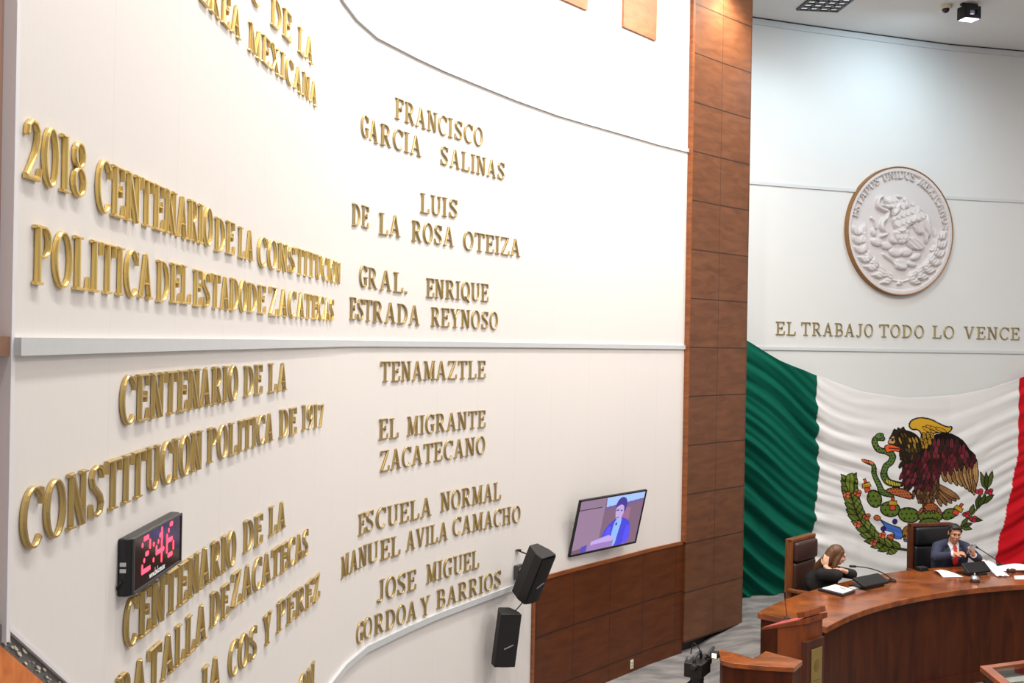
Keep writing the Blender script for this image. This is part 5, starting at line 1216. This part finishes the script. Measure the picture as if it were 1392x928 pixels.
sheet('paper_sheet', 'wide white papers at the right frame edge behind the gavel', [(5.25, 11.96), (5.75, 12.02), (5.72, 11.76), (5.24, 11.72)], Z0 + .003, lambda u, v: .03 * (1 - v) * math.sin(3 * u) ** 2, 'loose papers on the long desk')
sheet('paper_sheet', 'white sheet at the right frame edge in front of the gavel', [(5.27, 11.50), (5.70, 11.60), (5.68, 11.34), (5.20, 11.32)], Z0 + .001, None, 'loose papers on the long desk')
gv = thing('gavel', 'dark reddish wooden gavel lying between the white papers', 'gavel', (5.31, 11.62, Z0 + .028), .12)
mb = MB(); mb.tube([(-.055, 0, 0), (-.045, 0, 0), (-.025, 0, 0), (.0, 0, 0), (.03, 0, 0)], [.022, .027, .020, .027, .022], 16); obj('head', mb, mat('gavel_wood', srgb(82, 36, 30), .3), gv, smooth='angle')
mb = MB(); mb.tube([(.02, 0, 0), (.08, .02, -.008), (.17, .045, -.014)], [.009, .011, .012], 10); obj('handle', mb, mat('gavel_handle', srgb(92, 44, 34), .3), gv, smooth=True)
o = thing('desk_speaker', 'small black puck on the desk left of the white papers', 'gadget', (4.385, 11.70, Z0 + .001), .4)
mb = MB(); mb.box((0, 0, .02), (.12, .09, .04), None, 0, .85); obj('shell', mb, M['black'], o, bevel=.008, seg=3)

# ------------------------------------------------------------------ lectern, stenographers' counter, display case, video camera
LW = make_wood('lectern_wood', srgb(150, 74, 28), srgb(106, 48, 16), .38, spec=.3, grain=(5, 5, 1))
lec = thing('lectern', 'wooden lectern with pink sloping top and gold plaque, left of the curved desk', 'lectern', (2.285, 8.78, 0), R_(45))
# local: -y faces the hall (lower right of the frame), x runs along the front
Wl, Dl = .32, .40; zf, zb = 1.20, 1.05
def ztop(y): return zf + (zb - zf) * (y + Dl / 2) / Dl
mb = MB(); mb.prism([(-.15, -.18), (.12, -.18), (.12, .06), (-.15, .06)], 0, [ztop(-.18) - .03, ztop(-.18) - .03, ztop(.06) - .025, ztop(.06) - .025]); obj('pedestal', mb, LW, lec, bevel=.004)
mb = MB(); mb.prism([(-Wl / 2, -Dl / 2), (Wl / 2, -Dl / 2), (Wl / 2, Dl / 2), (-Wl / 2, Dl / 2)], [zf - .045, zf - .045, zb - .018, zb - .018], [zf, zf, zb, zb]); obj('top_board', mb, LW, lec, bevel=.003)
mb = MB(); e = .012; mb.prism([(-Wl / 2 + e, -Dl / 2 + .06), (Wl / 2 - e, -Dl / 2 + .06), (Wl / 2 - e, Dl / 2 - e), (-Wl / 2 + e, Dl / 2 - e)], [ztop(y) - .001 for y in (-Dl / 2 + .06, -Dl / 2 + .06, Dl / 2 - e, Dl / 2 - e)], [ztop(y) + .004 for y in (-Dl / 2 + .06, -Dl / 2 + .06, Dl / 2 - e, Dl / 2 - e)]); t = obj('reading_pad', mb, mat('pink_pad', srgb(196, 92, 96), .5), lec); t['label'] = 'dusty pink reading surface'
mb = MB(); mb.box((.0, -Dl / 2 + .05, zf + .018), (Wl, .07, .045), Matrix.Rotation(-.3, 3, 'X')); obj('light_bar', mb, LW, lec, bevel=.004)
mb = MB(); mb.box((-.07, -.206, .66), (.27, .05, .74)); pn = obj('front_panel', mb, make_wood('dark_lectern_panel', srgb(84, 42, 24), srgb(60, 28, 14), .4, spec=.3, grain=(5, 5, 1)), lec, bevel=.004)
mb = MB(); mb.box((-.06, -.234, .80), (.16, .008, .32)); pq = obj('plaque', mb, mat('gold_plaque', srgb(176, 150, 84), .35, .55, noise=.15, nscale=6), pn, bevel=.002); pq['label'] = 'plain gold plaque with a faint raised crest'
mb = MB(); mb.ball((-.06, -.238, .83), (.045, .004, .055)); mb.box((-.06, -.238, .715), (.10, .004, .012)); mb.box((-.06, -.238, .69), (.08, .004, .010)); obj('crest', mb, mat('crest_gold', srgb(150, 124, 62), .4, .5), pq, smooth='angle')
gooseneck('thin microphone standing on the pink lectern top', (2.24, 8.83, 1.125), (2.205, 8.77, 1.31), (2.215, 8.79, 1.22), k=.55)
CT = thing('stenographer_counter', 'orange brown wooden counter with stepped top at the bottom of the frame', 'counter', (1.77, 7.76, 0), 0)
P_ = [(1.499, 7.711), (1.533, 7.99), (1.64, 7.90), (1.736, 7.775), (1.80, 7.86), (1.869, 7.963), (2.077, 7.741), (1.975, 7.565), (1.77, 7.59), (1.565, 7.644)]
P_ = [(x - 1.77, y - 7.76) for x, y in P_]
mb = MB(); mb.prism(P_, 1.065, 1.10); t = obj('counter_top', mb, M['wood_top'], CT, bevel=.004); t['label'] = 'polished orange brown top'
mb = MB(); mb.prism([(x * .95, y * .95) for x, y in P_], 0, 1.065); obj('counter_body', mb, M['wood_desk'], CT)
DP = thing('display_case', 'wood framed glass topped display case at the bottom right corner', 'display case', (3.80, 8.2, 0), 0)
Pd = [(3.595, 8.38), (4.25, 8.66), (4.28, 8.02), (3.56, 7.86)]; Pd = [(x - 3.80, y - 8.2) for x, y in Pd]; cx = sum(p[0] for p in Pd) / 4; cy = sum(p[1] for p in Pd) / 4
ins = lambda k: [(cx + (x - cx) * k, cy + (y - cy) * k) for x, y in Pd]
mb = MB(); A_, B_ = Pd, ins(.76); 
for i in range(4): mb.prism([A_[i], A_[(i + 1) % 4], B_[(i + 1) % 4], B_[i]], .86, .90)
obj('top_frame', mb, make_wood('case_wood', srgb(168, 96, 60), srgb(126, 66, 40), .3, coat=.3, grain=(4, 4, 4)), DP, bevel=.003)
mb = MB(); mb.prism(ins(.93), 0, .80); obj('case_body', mb, M['wood_desk'], DP)
mb = MB(); mb.prism(ins(.90), .80, .806); obj('lining', mb, mat('olive_lining', srgb(112, 112, 92), .8, noise=.5, nscale=14), DP)
mb = MB(); C_ = ins(.93)
for i in range(4): mb.prism([C_[i], C_[(i + 1) % 4], ((C_[(i + 1) % 4][0] - cx) * .98 + cx, (C_[(i + 1) % 4][1] - cy) * .98 + cy), ((C_[i][0] - cx) * .98 + cx, (C_[i][1] - cy) * .98 + cy)], .80, .86)
gm, nt, b = new_mat('case_glass'); b.inputs['Base Color'].default_value = (.9, .95, .92, 1); b.inputs['Transmission Weight'].default_value = 1; b.inputs['Roughness'].default_value = .02; b.inputs['IOR'].default_value = 1.1
obj('glass_side', mb, mat('smoked_side', (.06, .065, .06, 1), .15), DP)
mb = MB(); mb.prism(ins(.77), .888, .892); obj('glass_top', mb, gm, DP)
Pq = ins(.70); mb = MB(); mb.prism([Pq[0], Pq[1], tuple(Vector(Pq[1]).lerp(Vector(Pq[2]), .28)), tuple(Vector(Pq[0]).lerp(Vector(Pq[3]), .28))], .808, .812)
tag(obj('document_sheet', mb, M['white'], None, DP.location), 'white document lying under the glass of the display case', 'paper')
mb = MB(); mb.prism([tuple(Vector(Pq[0]).lerp(Vector(Pq[3]), a).lerp(Vector(Pq[1]).lerp(Vector(Pq[2]), a), b)) for a, b in ((.42, .12), (.42, .6), (.9, .6), (.9, .12))], .808, .815)
tag(obj('booklet', mb, mat('cream_booklet', srgb(196, 186, 140), .6, noise=.4, nscale=20), None, DP.location), 'cream and green booklet under the glass of the display case', 'booklet')

VC = thing('video_camera', 'black video camera on a tripod left of the wooden counter', 'video camera', (1.350, 7.80, 0), -.5)
mb = MB(); mb.box((0, 0, 1.02), (.13, .20, .10)); mb.tube([(0, .10, 1.03), (0, .19, 1.03)], [.042, .048], 16); mb.tube([(.02, -.10, 1.045), (.02, -.16, 1.06)], .022, 10); obj('camera_body', mb, M['black'], VC, bevel=.010, seg=3)
mb = MB(); mb.tube([(0, -.07, 1.07), (0, -.06, 1.11), (0, .06, 1.12), (0, .08, 1.075)], .012, 8); obj('carry_handle', mb, M['dgrey'], VC, smooth=True)
mb = MB(); mb.box((-.09, .02, 1.03), (.012, .11, .075), Matrix.Rotation(.25, 3, 'Z')); obj('flip_screen', mb, M['dgrey'], VC, bevel=.003)
mb = MB(); mb.tube([(.06, .04, 1.10), (.06, .17, 1.13)], .012, 10); obj('shotgun_microphone', mb, M['blackm'], VC)
mb = MB(); mb.box((.095, .10, 1.10), (.05, .05, .045)); mb.tube([(.03, .06, 1.08), (.09, .10, 1.09)], .010, 8); lh = obj('camera_light', mb, M['black'], VC, bevel=.004)
mb = MB(); mb.box((.098, .073, 1.10), (.034, .006, .032)); ll = obj('lamp_face', mb, mat('camera_lamp', (.8, .75, .5, 1), .3, emis=(1, .92, .62, 1), estr=1.2), lh); ll['label'] = 'small glowing cream lamp face'
mb = MB(); mb.lathe([(0, .90), (.035, .90), (.05, .94), (.04, .97), (0, .97)], 16); obj('tripod_head', mb, M['blackm'], VC, smooth='angle')
for k in range(3):
    a = 2 * math.pi * k / 3 + .4; mb = MB(); mb.tube([(.03 * math.cos(a), .03 * math.sin(a), .93), (.15 * math.cos(a), .15 * math.sin(a), .012)], [.016, .012], 8); obj('tripod_leg', mb, M['blackm'], VC)
mb = MB(); mb.tube([(-.03, -.02, .93), (-.10, -.14, .86), (-.14, -.20, .84)], .010, 8); obj('pan_handle', mb, M['blackm'], VC)
mb = MB(); mb.tube([(.02, .05, 1.09), (.0, .02, 1.16), (-.03, .0, 1.19), (-.05, .02, 1.15), (-.06, .03, 1.10)], .004, 6); obj('loose_cable', mb, M['blackm'], VC)
